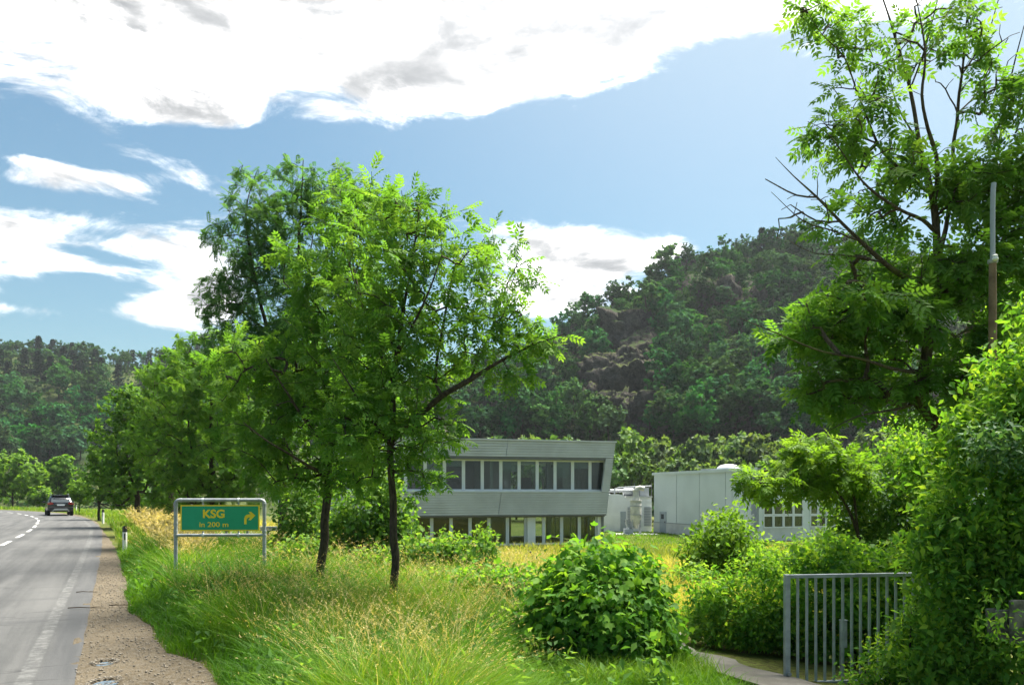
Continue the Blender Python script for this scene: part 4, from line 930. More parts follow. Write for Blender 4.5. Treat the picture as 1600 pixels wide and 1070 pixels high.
for px, py0, lab in ((733, 851, 'dark fence post, leftmost of the bent row in the meadow'), (836, 861, 'dark bent fence post left of the leafy mound'), (1022, 864, 'dark bent fence post right behind the leafy mound'), (1109, 866, 'thin dark fence post under the bright bush')):
    Y = 21.5; s = Y / FPX; x = (px - 800) * s; g = gz1(x, Y); zt = EYE - (py0 - HZ) * s - g
    r = empty('fence_post', (x, Y, g)); tag(r, lab, 'post', 'bent fence posts in the meadow'); dx = .14 if px > 740 else .1
    MB().tube([(0, 0, -.2), (dx * .1, 0, zt * .55), (dx * .05, 0, zt - .3)], .028, 8).build('shaft', M['fence'], r, True); MB().tube([(dx * .05, 0, zt - .301), (-dx * .5, -.02, zt - .15), (-dx, -.04, zt)], .026, 8).build('bent_arm', M['fence'], r, True)
    MB().lathe([(.031, -.02), (.033, 0), (.031, .02)], 8, (dx * .05, 0, zt - .32)).build('band', M['fence'], r)
for (px, py, dx, dy, L), lab in (((135, 926, .35, .02, .35), 'dry twig lying across the asphalt edge, farther one'), ((135, 951, .5, .04, .55), 'long dry twig lying across the asphalt edge'), ((186, 947, .3, .12, .3), 'short dry twig on the gravel below the grass')):
    c = ground_hit(px, py); pts = [(-L / 2, 0, .012), (-L * .2, .02, .02), (L * .15, -.015, .018), (L / 2, dy, .01)]
    o = MB().tube(pts, [.009, .008, .006, .003], 6).tube([(L * .1, 0, .018), (L * .3, .06, .03)], [.005, .002], 5).build('twig', M['twig'], None, True); o.location = (c[0], c[1], c[2] + .004); tag(o, lab, 'twig', 'twigs at the road edge')
#@@PART4
# ------------------------------------------------------------------ far woods: individual trees that share meshes
def tri_faces(fs):
    out = []
    for f in fs:
        for k in range(1, len(f) - 1): out.append((f[0], f[k], f[k + 1]))
    return np.array(out)
def far_tree(name, kind, seed, leafmat):
    rs = random.Random(seed); H = 1.0
    if kind == 'pine':
        V, F, tn = [], [], []; rng = np.random.default_rng(seed); n = 560; t = rng.random(n) ** 0.8; z = 0.10 + 0.90 * t; rr = (1.02 - z) * 0.24 * (0.75 + 0.35 * np.sin(z * 37 + seed)) + 0.012
        a = rng.random(n) * 6.28; q = rng.random(n) ** 0.5; p = np.stack([rr * q * np.cos(a), rr * q * np.sin(a), z - 0.10 * rr * q], 1)
        d = np.stack([np.cos(a), np.sin(a), -0.25 + 0 * a], 1) + rng.normal(size=(n, 3)) * .3
        TV, TF = LEAF['broad']; V, F = scatter(TV, TF, frames(d, np.array((0, 0, 1.0)) + rng.normal(size=(n, 3)) * .4), p, 0.05 + 0.05 * rng.random(n)); tn = np.repeat(rng.random(n), 4)
        wood = MB().tube([(0, 0, -.05), (0, 0, .5), (0, 0, .97)], [.014, .010, .003], 5)
    else:
        nl = rs.randint(7, 10); lob = []
        tall = kind == 'robinia'
        for k in range(nl):
            a = rs.uniform(0, 6.28); r = rs.uniform(0.06, 0.26); z = rs.uniform(.30 if kind == 'oak' else .42, .84)
            if k == 0: r, z = 0.02, .86
            rad = rs.uniform(.13, .22) * (1.05 - .45 * abs(z - .62)); lob.append(((r * math.cos(a), r * math.sin(a), z), (rad, rad, rad * rs.uniform(.7, 1.0)), 1.0))
        if tall: lob = [((l[0][0] * .8, l[0][1] * .8, l[0][2] * .75 + .27), l[1], 1) for l in lob]
        limbs = [(np.array([(0, 0, -.06), (.01, 0, .25), (0, .01, .5), (0.01, 0, .72)]), [.022, .016, .011, .005])] + [(np.array([(0, 0, .33), np.array(l[0]) * .6 + (0, 0, .12), np.array(l[0])]), [.010, .006, .003]) for l in lob[1:5]]
        sc = 20.0  # grow at large size for sensible lengths, then normalise
        limbs = [(p * sc, [q * sc for q in r]) for p, r in limbs]; lob = [(np.array(l[0]) * sc, tuple(q * sc for q in l[1]), 1.0) for l in lob]
        wood, V, F, tn = grow_tree(limbs, lob, 130, 9, 1.25, 'broad', 0.24, seed, .03, .3, 1.5, 0, 9, .95, .6, .15, True)
        for p, r in limbs: wood.tube(p, r, 5)
        V = V / sc; wood.v = [tuple(np.array(q) / sc) for q in wood.v]
    wf = tri_faces(wood.f); nv = len(V); V2 = np.vstack([V, np.array(wood.v)]); F2 = np.vstack([F, wf + nv]); mi = np.concatenate([np.zeros(len(F)), np.ones(len(wf))])
    t2 = np.concatenate([tn, np.full(len(wood.v), .5)])
    if kind == 'robinia': return np_mesh('crown', V, F, M[leafmat], tn), np_mesh('trunk', np.array(wood.v), wf, M['bark'])
    return np_mesh(name, V2, F2, [M[leafmat], M['bark']], t2, mi=mi)

oaks = [far_tree('hillside_tree', 'oak', 100 + k, 'hill') for k in range(8)]
pines = [far_tree('pine_tree', 'pine', 200 + k, 'pine') for k in range(4)]
def place(me, q, h, w, name, label, group):
    o = link(name, me); o.location = tuple(q); o.scale = (h * w, h * w, h); o.rotation_euler = (random.uniform(-.06, .06), random.uniform(-.06, .06), random.uniform(0, 6.28)); tag(o, label, 'tree', group); return o
rk = [(985, 545, 32), (1003, 592, 24), (968, 632, 28), (1170, 485, 18), (1205, 600, 18), (935, 605, 12), (1090, 405, 10), (985, 665, 20)]
rs = random.Random(5); npl = 0; grid = []
for _ in range(6000):
    if npl >= 285: break
    px = rs.uniform(640, 1420) if rs.random() < .93 else rs.uniform(1420, 1640); top = np.interp(px, HR_X, HR_Y); py = top + (705 - top) * rs.random() ** 0.9
    if px > 1300 and rs.random() < .45: continue
    if any(((px - a) / (b + 4)) ** 2 + ((py - c - 16) / (b + 18)) ** 2 < 1 for a, c, b in rk) and rs.random() < .94: continue
    if any((px - a) ** 2 / 1.3 + (py - b) ** 2 < 260 for a, b in grid): continue
    grid.append((px, py)); npl += 1; q = hill_hit(px, py, 'right'); h = rs.uniform(5.5, 9.0) if rs.random() < .45 else rs.uniform(9, 13.5)
    place(oaks[rs.randrange(8)], q + np.array((0, 1.0, -.4)), h, rs.uniform(.9, 1.25), 'hillside_tree', 'dark green tree in the wood on the rocky hill', 'trees on the rocky hill')
for px, h, k, lab in ((912, 9.5, 0, 'lone round tree on the crest at the low end of the ridge'), (893, 6.5, 2, 'small crest tree at the very end of the ridge line'), (1072, 8.5, 3, 'rounded tree on the bare knob of the ridge'), (1020, 9.5, 1, 'broad tree on the ridge between lone tree and knob')):
    q = hill_hit(px, 300, 'right'); place(oaks[k], q + np.array((0, 0, -.5)), h, 1.05, 'ridge_tree', lab, 'trees on the crest of the rocky hill')
for k, px in enumerate((1191, 1243, 1268, 1284)):
    q = hill_hit(px, 300, 'right'); place(pines[k % 4], q + np.array((0, 2, -.5)), rs.uniform(7, 9.5), 1.2, 'pine_tree', 'dark pine on the top of the rocky hill', 'pines on top of the rocky hill')
npl = 0; grid = []
for _ in range(5000):
    if npl >= 215: break
    px = rs.uniform(-60, 420) if rs.random() < .8 else rs.uniform(420, 700); top = np.interp(px, HL_X, HL_Y); py = top + (735 - top) * rs.random() ** .9
    if any((px - a) ** 2 + (py - b) ** 2 < 190 for a, b in grid): continue
    grid.append((px, py)); npl += 1; q = hill_hit(px, py, 'left'); f = (py - top) / (735 - top)
    if f < .33 and px < 300 and rs.random() < .6: place(pines[rs.randrange(4)], q + np.array((0, 0, -1)), rs.uniform(9, 12.5), 1.3, 'pine_tree', 'dark conifer high on the forested hill beyond the bend', 'conifers on the forested hill')
    else: place(oaks[rs.randrange(8)], q + np.array((0, 1, -1)), rs.uniform(9, 14), rs.uniform(.9, 1.2), 'forest_tree', 'dark broadleaf tree on the forested hill beyond the bend', 'broadleaf trees on the forested hill')
for k in range(26):
    px = 1100 + 320 * k / 25 + rs.uniform(-6, 6); q = hill_hit(px, 300, 'right'); place(oaks[k % 8], q + np.array((0, 2, -1.2)), rs.uniform(5.5, 8), 1.25, 'ridge_tree', 'bushy tree in the closed row along the top of the rocky hill', 'bushy trees along the hilltop')
for k in range(34):
    px = -30 + 390 * k / 33 + rs.uniform(-5, 5); q = hill_hit(px, 300, 'left'); u = px / 360
    if px < 265 and rs.random() < .3: place(pines[k % 4], q + np.array((0, 3, -1)), rs.uniform(8, 11.5), 1.3, 'pine_tree', 'conifer on the skyline of the forested hill', 'skyline conifers')
    else: place(oaks[k % 8], q + np.array((0, 3, -1.5)), rs.uniform(8.5, 12), 1.1, 'forest_tree', 'broadleaf tree on the skyline of the forested hill', 'skyline broadleaf trees')
def scrub(which, n, x0, x1, size, label):
    rng = np.random.default_rng(77); u = (x0 + (x1 - x0) * rng.random(n) - 800) / FPX; y = (124 + 138 * rng.random(n)) if which == 'right' else (190 + 212 * rng.random(n))
    z = hill_z(u, y, which); keep = fbm(u * y * .08, y * .08, 3, 9) > -.28; sx, sy = 800 + FPX * u, HZ - (z - EYE) / y * FPX
    if which == 'right':
        for a, c, b in rk: keep &= ~((((sx - a) / b) ** 2 + ((sy - c) / b) ** 2 < 1.0) & (rng.random(n) < .9))
    k = rng.integers(0, 9, n); p = np.stack([u * y, y, z], 1)[keep]; n = len(p); d = unit(rng.normal(size=(n, 3))); d[:, 2] = np.abs(d[:, 2]); p = p + d * size * .8 * rng.random((n, 1))
    TV, TF = LEAF['broad']; V, F = scatter(TV, TF, frames(d, np.array((0, -.5, 1.0)) + rng.normal(size=(n, 3)) * .5), p, size * (.5 + rng.random(n)))
    t = np.clip(.45 + fbm(p[:, 0] * .06, p[:, 1] * .06, 3, 14) * .9 + .25 * rng.normal(size=n), 0, 1)
    tag(link('undergrowth', np_mesh('undergrowth', V, F, M['scrub'], np.repeat(t, 4))), label, 'undergrowth', kind='stuff')
scrub('right', 60000, 560, 1640, .85, 'low scrub and dry grass covering the rocky hill between its trees')
scrub('left', 26000, -80, 720, 1.3, 'undergrowth filling the forested hill between its trees')

# ------------------------------------------------------------------ belt of light green trees behind the factory
rob = [far_tree('robinia', 'robinia', 300 + k, 'robinia') for k in range(6)]
def robinia(px, Y, h, w, k, label):
    x = (px - 800) / FPX * Y; r = empty('robinia_tree', (x, Y, -2.1), rs.uniform(0, 6.28)); r.scale = (h * w, h * w, h); tag(r, label, 'tree', 'belt of light green trees behind the factory')
    link('crown', rob[k][0], r); link('trunk', rob[k][1], r)
for k in range(46):
    px = 655 + 745 * k / 45 + rs.uniform(-7, 7); Y = rs.uniform(98, 112); robinia(px, Y, rs.uniform(9.6, 12.2), rs.uniform(.75, .95), k % 6, 'light green slender tree in the belt behind the factory buildings')
for k in range(14):
    px = 960 + 300 * k / 13 + rs.uniform(-8, 8); robinia(px, rs.uniform(88, 95), rs.uniform(6.5, 8.5), .95, k % 6, 'lower light green tree in front of the belt behind the factory')

# ------------------------------------------------------------------ near trees
def gb(px, Y): x = (px - 800) / FPX * Y; return np.array((x, Y, gz1(x, Y)))
Y = 9.8; b = gb(616, Y)
tree('ash_tree', 'slender ash tree with a long limb reaching over the office building', 'tree', b,
     [([b - (0, 0, .2), P(617, 900, Y), P(615, 780, Y), P(612, 690, Y), P(618, 560, Y), P(640, 430, Y), P(655, 330, Y)], [.060, .052, .047, .041, .031, .018, .007]),
      (poly([(612, 690), (660, 645, -.2), (690, 617, -.3), (735, 592, -.3), (785, 562, -.2), (830, 540), (882, 522)], Y), [.035, .038, .036, .030, .020, .012, .005]),
      (poly([(690, 617, -.3), (680, 590), (690, 520, .1), (705, 440, .2), (720, 380, .3)], Y), [.022, .020, .017, .012, .006]),
      (poly([(735, 592, -.3), (765, 520, .2), (790, 450, .4), (815, 400, .5)], Y), [.016, .013, .010, .005]),
      (poly([(616, 600), (580, 520, .4), (555, 430, .6), (545, 350, .6)], Y), [.028, .022, .014, .006]),
      (poly([(613, 700), (575, 650, -.5), (545, 600, -.8), (520, 560, -.9)], Y), [.024, .018, .012, .005]),
      (poly([(618, 560), (660, 480, -.4), (690, 400, -.6)], Y), [.024, .015, .006])],
     [lobe(640, 345, Y, 70, 70), lobe(590, 420, Y, 95, 100), lobe(695, 405, Y, 85, 90, w=.6), lobe(770, 450, Y, 80, 90, w=.5), lobe(600, 555, Y, 100, 95), lobe(700, 530, Y, 90, 75, w=.9), lobe(640, 655, Y, 80, 70, 1.0), lobe(570, 670, Y, 75, 70, 1.1),
      lobe(800, 520, Y, 60, 55, w=.7), lobe(857, 527, Y, 36, 28, w=1.2), lobe(775, 588, Y, 60, 24, w=.8), lobe(698, 680, Y, 28, 36, w=.8), lobe(655, 740, Y, 40, 34, w=.9), lobe(810, 400, Y, 35, 45, w=.4), lobe(560, 740, Y, 45, 30)],
     'ash', twigs=640, per=6, size=.20, surf=.36, seed=3, droop=.5, leaf='pinnate')
Y = 12.2; b = gb(502, Y)
tree('ash_tree', 'dense ash tree beside the green sign, its trunk leaning slightly right', 'tree', b,
     [([b - (0, 0, .2), P(504, 870, Y), P(511, 790, Y), P(515, 740, Y), P(520, 640, Y), P(535, 500, Y), P(550, 380, Y), P(560, 300, Y)], [.080, .070, .064, .057, .045, .033, .020, .007]),
      (poly([(516, 720), (480, 660, -.6), (440, 600, -.9), (415, 560, -1)], Y), [.04, .03, .018, .007]), (poly([(513, 745), (470, 720, -.8), (420, 690, -1.2), (380, 660, -1.2)], Y), [.036, .026, .016, .006]),
      (poly([(520, 640), (490, 540, .4), (480, 440, .6), (490, 360, .6)], Y), [.04, .03, .018, .007]), (poly([(517, 700), (560, 640, -.5), (590, 580, -.7)], Y), [.03, .02, .007])],
     [lobe(565, 330, Y, 75, 65), lobe(520, 420, Y, 85, 90), lobe(490, 555, Y, 105, 85), lobe(420, 640, Y, 95, 70), lobe(395, 570, Y, 75, 55), lobe(490, 680, Y, 95, 70), lobe(570, 600, Y, 80, 85), lobe(380, 700, Y, 60, 45), lobe(540, 730, Y, 70, 35), lobe(440, 740, Y, 50, 34), lobe(550, 480, Y, 90, 90)],
     'ash', twigs=680, per=6, size=.225, surf=.34, seed=5, droop=.5, leaf='pinnate')
Y = 21.0; b = gb(440, Y)
tree('ash_tree', 'tall fine-leaved ash behind the others, its dark top spread to the left', 'tree', b,
     [([b - (0, 0, .2), P(445, 760, Y), P(450, 620, Y), P(460, 480, Y), P(468, 360, Y), P(474, 250, Y)], [.15, .12, .10, .07, .04, .01]),
      (poly([(450, 620), (420, 520), (395, 420), (385, 330), (400, 270)], Y), [.07, .055, .04, .024, .008]), (poly([(420, 520), (370, 480), (335, 455)], Y), [.04, .025, .008]), (poly([(455, 540), (500, 450, .5), (510, 350, .5), (505, 280, .5)], Y), [.05, .035, .02, .008]), (poly([(450, 640), (380, 600), (330, 570)], Y), [.04, .025, .01])],
     [lobe(402, 300, Y, 52, 48, w=.7), lobe(385, 385, Y, 62, 70, w=.8), lobe(348, 468, Y, 42, 42), lobe(470, 285, Y, 30, 45, w=.7), lobe(460, 370, Y, 65, 70, w=.8), lobe(430, 465, Y, 85, 55, w=.8), lobe(520, 310, Y, 50, 55, w=.7), lobe(400, 560, Y, 90, 70), lobe(480, 560, Y, 90, 80)],
     'ash_far', twigs=1000, per=7, size=.26, surf=.36, seed=8, droop=.5, leaf='pinnate5', twig_r=.005)

def roadside(label, px, Y, lobes, twigs, per, size, seed, mat='maple', leaf='simple', name='roadside_tree', surf=.28, bx=.6):
    b = gb(px, Y); L = [lobe(q[0], q[1], Y + (q[4] if len(q) > 4 else 0), q[2], q[3]) for q in lobes]; top = min(lobes, key=lambda q: q[1]); tp = P(px * .4 + top[0] * .6, top[1] + top[3] * .3, Y); h = tp[2] - b[2]
    r0 = .020 * h + .02; limbs = [([b - (0, 0, .3), b + (0, 0, h * .25), b + (tp - b) * .6, tp], [r0, r0 * .8, r0 * .5, r0 * .12])]
    for l in L[:5]: limbs.append(([b + (tp - b) * .28, b * .35 + np.array(l[0]) * .65 + (0, 0, -.1 * h), np.array(l[0])], [r0 * .45, r0 * .3, r0 * .1]))
    return tree(name, label, 'tree', b, limbs, L, mat, twigs=twigs, per=per, size=size, surf=surf, seed=seed, leaf=leaf, shell=True, seg=.4, twig_r=.005, droop=.35, group='roadside trees left of the sign' if name == 'roadside_tree' else None)
roadside('wide roadside tree directly behind the left post of the sign', 330, 25, [(330, 560, 70, 50), (290, 620, 80, 60), (360, 640, 80, 70), (280, 700, 80, 60), (350, 720, 90, 60), (300, 765, 70, 40), (385, 765, 60, 40), (240, 580, 30, 18), (420, 700, 60, 60)], 900, 11, .22, 21, leaf='pinnate5')
roadside('dense roadside tree with pointed top between car and sign', 215, 40, [(192, 640, 34, 38), (225, 640, 45, 45), (180, 690, 50, 45), (235, 700, 60, 50), (165, 740, 45, 42), (220, 755, 60, 40), (270, 740, 50, 50), (200, 620, 16, 22), (265, 660, 50, 50)], 950, 13, .24, 22)
roadside('taller roadside tree behind the dense one, its crown rising to the right', 268, 33, [(275, 575, 45, 35), (255, 620, 45, 40), (305, 600, 45, 45), (285, 660, 60, 50), (245, 680, 45, 45)], 600, 11, .20, 23)
roadside('dark low tree closing the row at the road right of the car', 155, 52, [(150, 755, 26, 30), (168, 735, 30, 32), (185, 770, 30, 26), (160, 715, 22, 24), (200, 765, 35, 30), (240, 780, 35, 20)], 500, 12, .24, 24)
roadside('bright yellow-green young tree just right of the car', 124, 66, [(124, 765, 16, 18), (114, 775, 12, 12), (133, 778, 12, 12)], 160, 14, .26, 25, 'bright', name='young_tree')
roadside('round leafy tree at the left edge of the picture beyond the bend', 20, 100, [(20, 725, 38, 28), (0, 740, 34, 32), (48, 745, 24, 28), (25, 755, 40, 24), (-30, 735, 34, 34)], 420, 14, .42, 26, 'bright', leaf='broad')
roadside('darker slim tree between the round tree and the car', 92, 104, [(92, 735, 22, 25), (88, 755, 25, 20), (100, 725, 14, 18), (75, 745, 14, 22)], 300, 13, .42, 27, leaf='broad')
roadside('low bright shrub tree at the foot of the round tree', 62, 98, [(62, 772, 16, 14), (52, 778, 12, 9), (74, 778, 12, 10)], 130, 12, .40, 28, 'bright', leaf='broad', name='young_tree')
roadside('small dark tree at the far side of the bend, left edge', -20, 110, [(-20, 750, 34, 36), (10, 772, 26, 14), (-60, 745, 40, 44)], 260, 13, .45, 29, leaf='broad')

# right hand tree: leaning mossy trunk, half bare crown
Y = 9.6; b = gb(1500, Y)
lim = [([b - (0, 0, .2), P(1506, 820, Y), P(1488, 705, Y), P(1461, 657, Y), P(1434, 628, Y), P(1434, 596, Y), P(1446, 560, Y), P(1454, 509, Y), P(1462, 474, Y)], [.15, .14, .125, .105, .085, .078, .072, .066, .060]),
       (poly([(1462, 474), (1444, 455, -.1), (1419, 436, -.2), (1384, 411, -.4), (1347, 378, -.5), (1314, 346, -.6), (1277, 308, -.7), (1240, 275, -.7), (1212, 246, -.8)], Y), [.045, .04, .033, .027, .022, .018, .013, .008, .003]),
       (poly([(1462, 474), (1466, 435), (1464, 364, .1), (1459, 318, .1), (1450, 280, .2), (1436, 224, .3), (1422, 140, .4), (1403, 70, .4), (1380, 0, .4), (1362, -60, .4)], Y), [.055, .05, .046, .04, .032, .025, .02, .015, .010, .004]),
       (poly([(1459, 318, .1), (1466, 280), (1464, 243, -.1), (1450, 201, -.2), (1440, 150, -.3), (1445, 80, -.3), (1432, 0, -.3)], Y), [.032, .028, .022, .018, .014, .010, .005]),
       (poly([(1466, 410), (1478, 355, .3), (1488, 260, .4), (1496, 178, .5), (1503, 117, .5), (1508, 61, .5), (1516, -20, .5)], Y), [.035, .03, .026, .022, .018, .013, .007]),
       (poly([(1464, 364, .1), (1440, 345, -.2), (1403, 327, -.4), (1356, 294, -.5), (1319, 243, -.6), (1291, 206, -.7), (1262, 190, -.7)], Y), [.028, .024, .02, .015, .010, .006, .003]),
       (poly([(1450, 300, .2), (1403, 262, .1), (1370, 224, 0), (1338, 140, -.1), (1319, 89, -.1), (1285, 55, -.2), (1262, 20, -.2)], Y), [.024, .02, .017, .013, .009, .006, .003]),
       (poly([(1495, 712, .2), (1500, 600, .6), (1520, 490, .9), (1548, 440, .9), (1580, 336, .8), (1600, 280, .8), (1640, 190, .8)], Y), [.08, .065, .055, .045, .034, .026, .01]),
       (poly([(1548, 440, .9), (1545, 340, .7), (1560, 230, .6), (1580, 120, .6), (1600, 40, .6)], Y), [.03, .024, .018, .012, .006]),
       (poly([(1440, 580), (1398, 578, -.5), (1343, 560, -.8), (1280, 547, -1.0), (1217, 522, -1.2), (1156, 497, -1.3)], Y), [.026, .022, .017, .012, .008, .003]),
       (poly([(1434, 628), (1395, 640, -.4), (1340, 650, -.6), (1290, 675, -.7)], Y), [.024, .018, .011, .004]), (poly([(1446, 540), (1410, 520, .5), (1350, 500, .8), (1290, 490, .9)], Y), [.026, .02, .012, .005])]
for k, (pts) in enumerate(([(1384, 411, -.4), (1330, 400, -.6), (1270, 395, -.7), (1232, 375, -.8)], [(1347, 378, -.5), (1300, 360, -.8), (1255, 345, -.9), (1205, 300, -1)], [(1314, 346, -.6), (1275, 345, -.7), (1235, 320, -.8)], [(1277, 308, -.7), (1245, 305, -.8), (1196, 280, -.9)],
                           [(1370, 224, 0), (1330, 205, 0), (1300, 165, 0)], [(1436, 224, .3), (1400, 160, .5), (1385, 90, .5)], [(1503, 117, .5), (1540, 60, .5), (1560, 0, .5)], [(1496, 178, .5), (1530, 140, .7), (1575, 60, .7)], [(1422, 140, .4), (1450, 60, .4), (1470, -20, .4)])):
    lim.append((poly(pts, Y), [.012, .009, .006, .003][:len(pts)]))
tree('ash_tree', 'old half-bare ash with mossy leaning trunk rising above the gate', 'tree', b, lim,
     [lobe(1330, 490, Y, 100, 50, 1.0, .5), lobe(1265, 520, Y, 55, 42, .6, .55), lobe(1400, 540, Y, 85, 70, w=.5), lobe(1330, 605, Y, 85, 45, w=.55), lobe(1280, 600, Y, 40, 35, w=.6), lobe(1420, 430, Y, 75, 50, w=.6), lobe(1500, 430, Y, 80, 65, w=.6), lobe(1560, 400, Y, 60, 70, w=.65), lobe(1530, 290, Y, 65, 55, w=.9), lobe(1470, 620, Y, 75, 55, w=.6), lobe(1560, 560, Y, 70, 90, w=.8),
      lobe(1290, 225, Y, 55, 50, w=.3), lobe(1272, 35, Y, 42, 36, w=.5), lobe(1390, 150, Y, 60, 60, w=.18), lobe(1440, 240, Y, 50, 50, w=.35), lobe(1500, 25, Y, 70, 36, w=.3), lobe(1575, 160, Y, 50, 60, w=.4), lobe(1320, 300, Y, 50, 30, w=.25), lobe(1262, 330, Y - .6, 62, 60, w=.5, bare=.97), lobe(1335, 190, Y - .2, 60, 80, w=.45, bare=.8), lobe(1420, 80, Y + .2, 70, 80, w=.4, bare=.85), lobe(1330, 400, Y - .3, 70, 30, w=.4, bare=.7), lobe(1520, 90, Y + .3, 60, 80, w=.4, bare=.75), lobe(1400, 260, Y, 60, 60, w=.4, bare=.7), lobe(1380, 350, Y, 45, 40, w=.4), lobe(1350, 60, Y, 50, 40, w=.22), lobe(1600, 300, Y, 50, 80, w=.8)],
     'ash', 'bark_moss', twigs=1150, per=6, size=.25, surf=.38, seed=12, twig_r=.0048, droop=.5, leaf='pinnate', bare=.15)
Y = 11.2; b = gb(1345, Y)
tree('young_ash', 'young ash with bright leaves hanging before the hall', 'tree', b,
     [([b - (0, 0, .2), P(1350, 900, Y), P(1340, 830, Y), P(1310, 770, Y), P(1260, 740, Y), P(1200, 735, Y)], [.04, .035, .03, .022, .014, .005]), (poly([(1340, 830), (1330, 760), (1300, 700), (1275, 680)], Y), [.022, .018, .012, .005])],
     [lobe(1230, 752, Y, 70, 30), lobe(1172, 742, Y, 28, 18), lobe(1275, 715, Y, 42, 40), lobe(1315, 740, Y, 40, 36), lobe(1240, 700, Y, 14, 20)], 'bright', twigs=135, per=7, size=.23, surf=.36, seed=14, droop=.55, leaf='pinnate')

# ------------------------------------------------------------------ bushes and climbers
def bush(name, label, cat, lobes, Y, mat, leaf, size, n, seed, surf=.3, clump=10, droop=.35, pieces=0, group=None, stems=4, face=.6, knob=0):
    rng = np.random.default_rng(seed); L = [lobe(q[0], q[1], Y + (q[5] if len(q) > 5 else 0), q[2], q[3], q[4] if len(q) > 4 and q[4] else None) for q in lobes]
    if knob:
        for l in list(L):
            for _ in range(knob):
                dd = unit(rng.normal(size=3)); dd[1] = -abs(dd[1]); f = rng.uniform(.16, .34); L.append((np.array(l[0]) + dd * np.array(l[1]) * .92, tuple(np.array(l[1]).mean() * f * np.array((1, 1, rng.uniform(.7, 1.3)))), 1.6))
    c = np.mean([l[0] for l in L], 0); base = np.array((c[0], c[1], gz1(c[0], c[1]))); root = empty(name, base); tag(root, label, cat, group)
    nc = max(1, n // clump); p, d, k = sample_lobes(L, nc, surf, rng); p = np.repeat(p, clump, 0); d = np.repeat(d, clump, 0); tint = np.repeat(rng.random(nc), clump); n = len(p)
    p = p + rng.normal(size=(n, 3)) * size * 1.1; keep = p[:, 2] > gz(p[:, 0], p[:, 1]) + .02; p, d, tint = p[keep], d[keep], tint[keep]; n = len(p)
    ld = unit(rng.normal(size=(n, 3))) + d * .35; ld[:, 2] -= droop; up = d * face + np.array((0, 0, .7)) + rng.normal(size=(n, 3)) * .45
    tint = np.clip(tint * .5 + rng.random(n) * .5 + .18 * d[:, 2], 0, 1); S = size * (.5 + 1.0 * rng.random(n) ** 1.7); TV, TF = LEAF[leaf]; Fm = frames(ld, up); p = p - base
    if pieces:
        cd = unit(np.array((0, 0, EYE)) - (p + base)); sc = (d * cd).sum(1) - .35 * rng.random(n) + 1.0 * (np.abs(p) * 0).sum(1); r_ = np.zeros(n)
        for l in L: r_ = np.maximum(r_, 1 - (((p + base - l[0]) / np.array(l[1])) ** 2).sum(1))
        sc = sc - 2.2 * np.maximum(r_, 0); pick = np.argsort(-sc)[:pieces]; vs = [np_mesh('leaf', TV, TF, M[mat], np.full(len(TV), t)) for t in (.15, .35, .55, .75, .95)]
        for i in pick:
            o = link('leaf', vs[int(rng.integers(0, 5))], root); m = Matrix(Fm[i].tolist()).to_4x4(); o.matrix_local = Matrix.Translation(tuple(p[i])) @ m @ Matrix.Diagonal((S[i],) * 3 + (1,))
        rest = np.setdiff1d(np.arange(n), pick); p, Fm, S, tint = p[rest], Fm[rest], S[rest], tint[rest]
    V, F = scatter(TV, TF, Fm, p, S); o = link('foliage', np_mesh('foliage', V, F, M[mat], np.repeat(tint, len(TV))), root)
    if pieces: o['kind'] = 'stuff'
    w = MB()
    for j in range(stems):
        l = L[j % len(L)]; e = np.array(l[0]) - base + rng.normal(size=3) * .1; s0 = np.array((e[0] * .5, e[1] * .5, -.05)); w.tube([s0, s0 * .5 + e * .5 + rng.normal(size=3) * .06, e], [.018, .013, .005], 6)
    if stems: w.build('stem', M['bark'], root, True)
    return root
bush('creeper_mound', 'rounded mound of large-leaved creeper beside the driveway', 'bush', [(935, 975, 105, 95), (865, 1000, 60, 65), (1005, 1000, 52, 70), (935, 900, 75, 48), (980, 930, 55, 50), (880, 945, 50, 50), (1030, 1040, 30, 35), (840, 1035, 40, 35), (900, 1030, 70, 50, None, -.25), (970, 1030, 70, 50, None, -.25), (935, 960, 90, 70, None, -.3)], 8.2, 'creeper', 'maple', .082, 20000, 1, .12, 6, .6, 300, face=1.1)
bush('bush', 'bright green bush standing alone in the meadow before the hall', 'bush', [(1130, 840, 42, 30), (1105, 862, 36, 30), (1160, 868, 42, 26), (1135, 815, 20, 18), (1130, 880, 50, 22)], 16.5, 'bright', 'simple', .15, 3600, 2, .35)
bush('hedge', 'overgrown hedge along the far side of the driveway, left of the gate', 'hedge', [(1150, 965, 75, 55), (1105, 945, 45, 48), (1195, 915, 70, 52), (1195, 1000, 60, 55), (1100, 985, 34, 38), (1160, 1015, 55, 34), (1225, 950, 50, 70), (1215, 1035, 40, 26)], 10.0, 'clematis', 'simple', .07, 17000, 3, .3, 9, knob=7)
bush('hedge', 'leafy tangle filling the space behind the gate bars', 'hedge', [(1290, 950, 75, 70), (1350, 920, 80, 70), (1280, 1010, 60, 50), (1400, 960, 70, 80), (1340, 1000, 70, 60), (1300, 890, 70, 50), (1430, 890, 60, 60)], 9.5, 'clematis', 'broad', .066, 17000, 4, .3, 10, knob=6)
bush('climber_thicket', 'tall thicket of climbers covering the right edge of the picture', 'bush', [(1540, 800, 85, 130), (1585, 680, 80, 110), (1510, 900, 75, 95), (1575, 900, 80, 110), (1490, 990, 65, 75), (1480, 840, 42, 60), (1590, 610, 66, 80), (1550, 1020, 90, 70), (1650, 850, 80, 200), (1640, 500, 40, 60), (1530, 700, 50, 60), (1460, 1050, 50, 40)], 7.0, 'clematis', 'simple', .078, 36000, 5, .3, 9, knob=9)
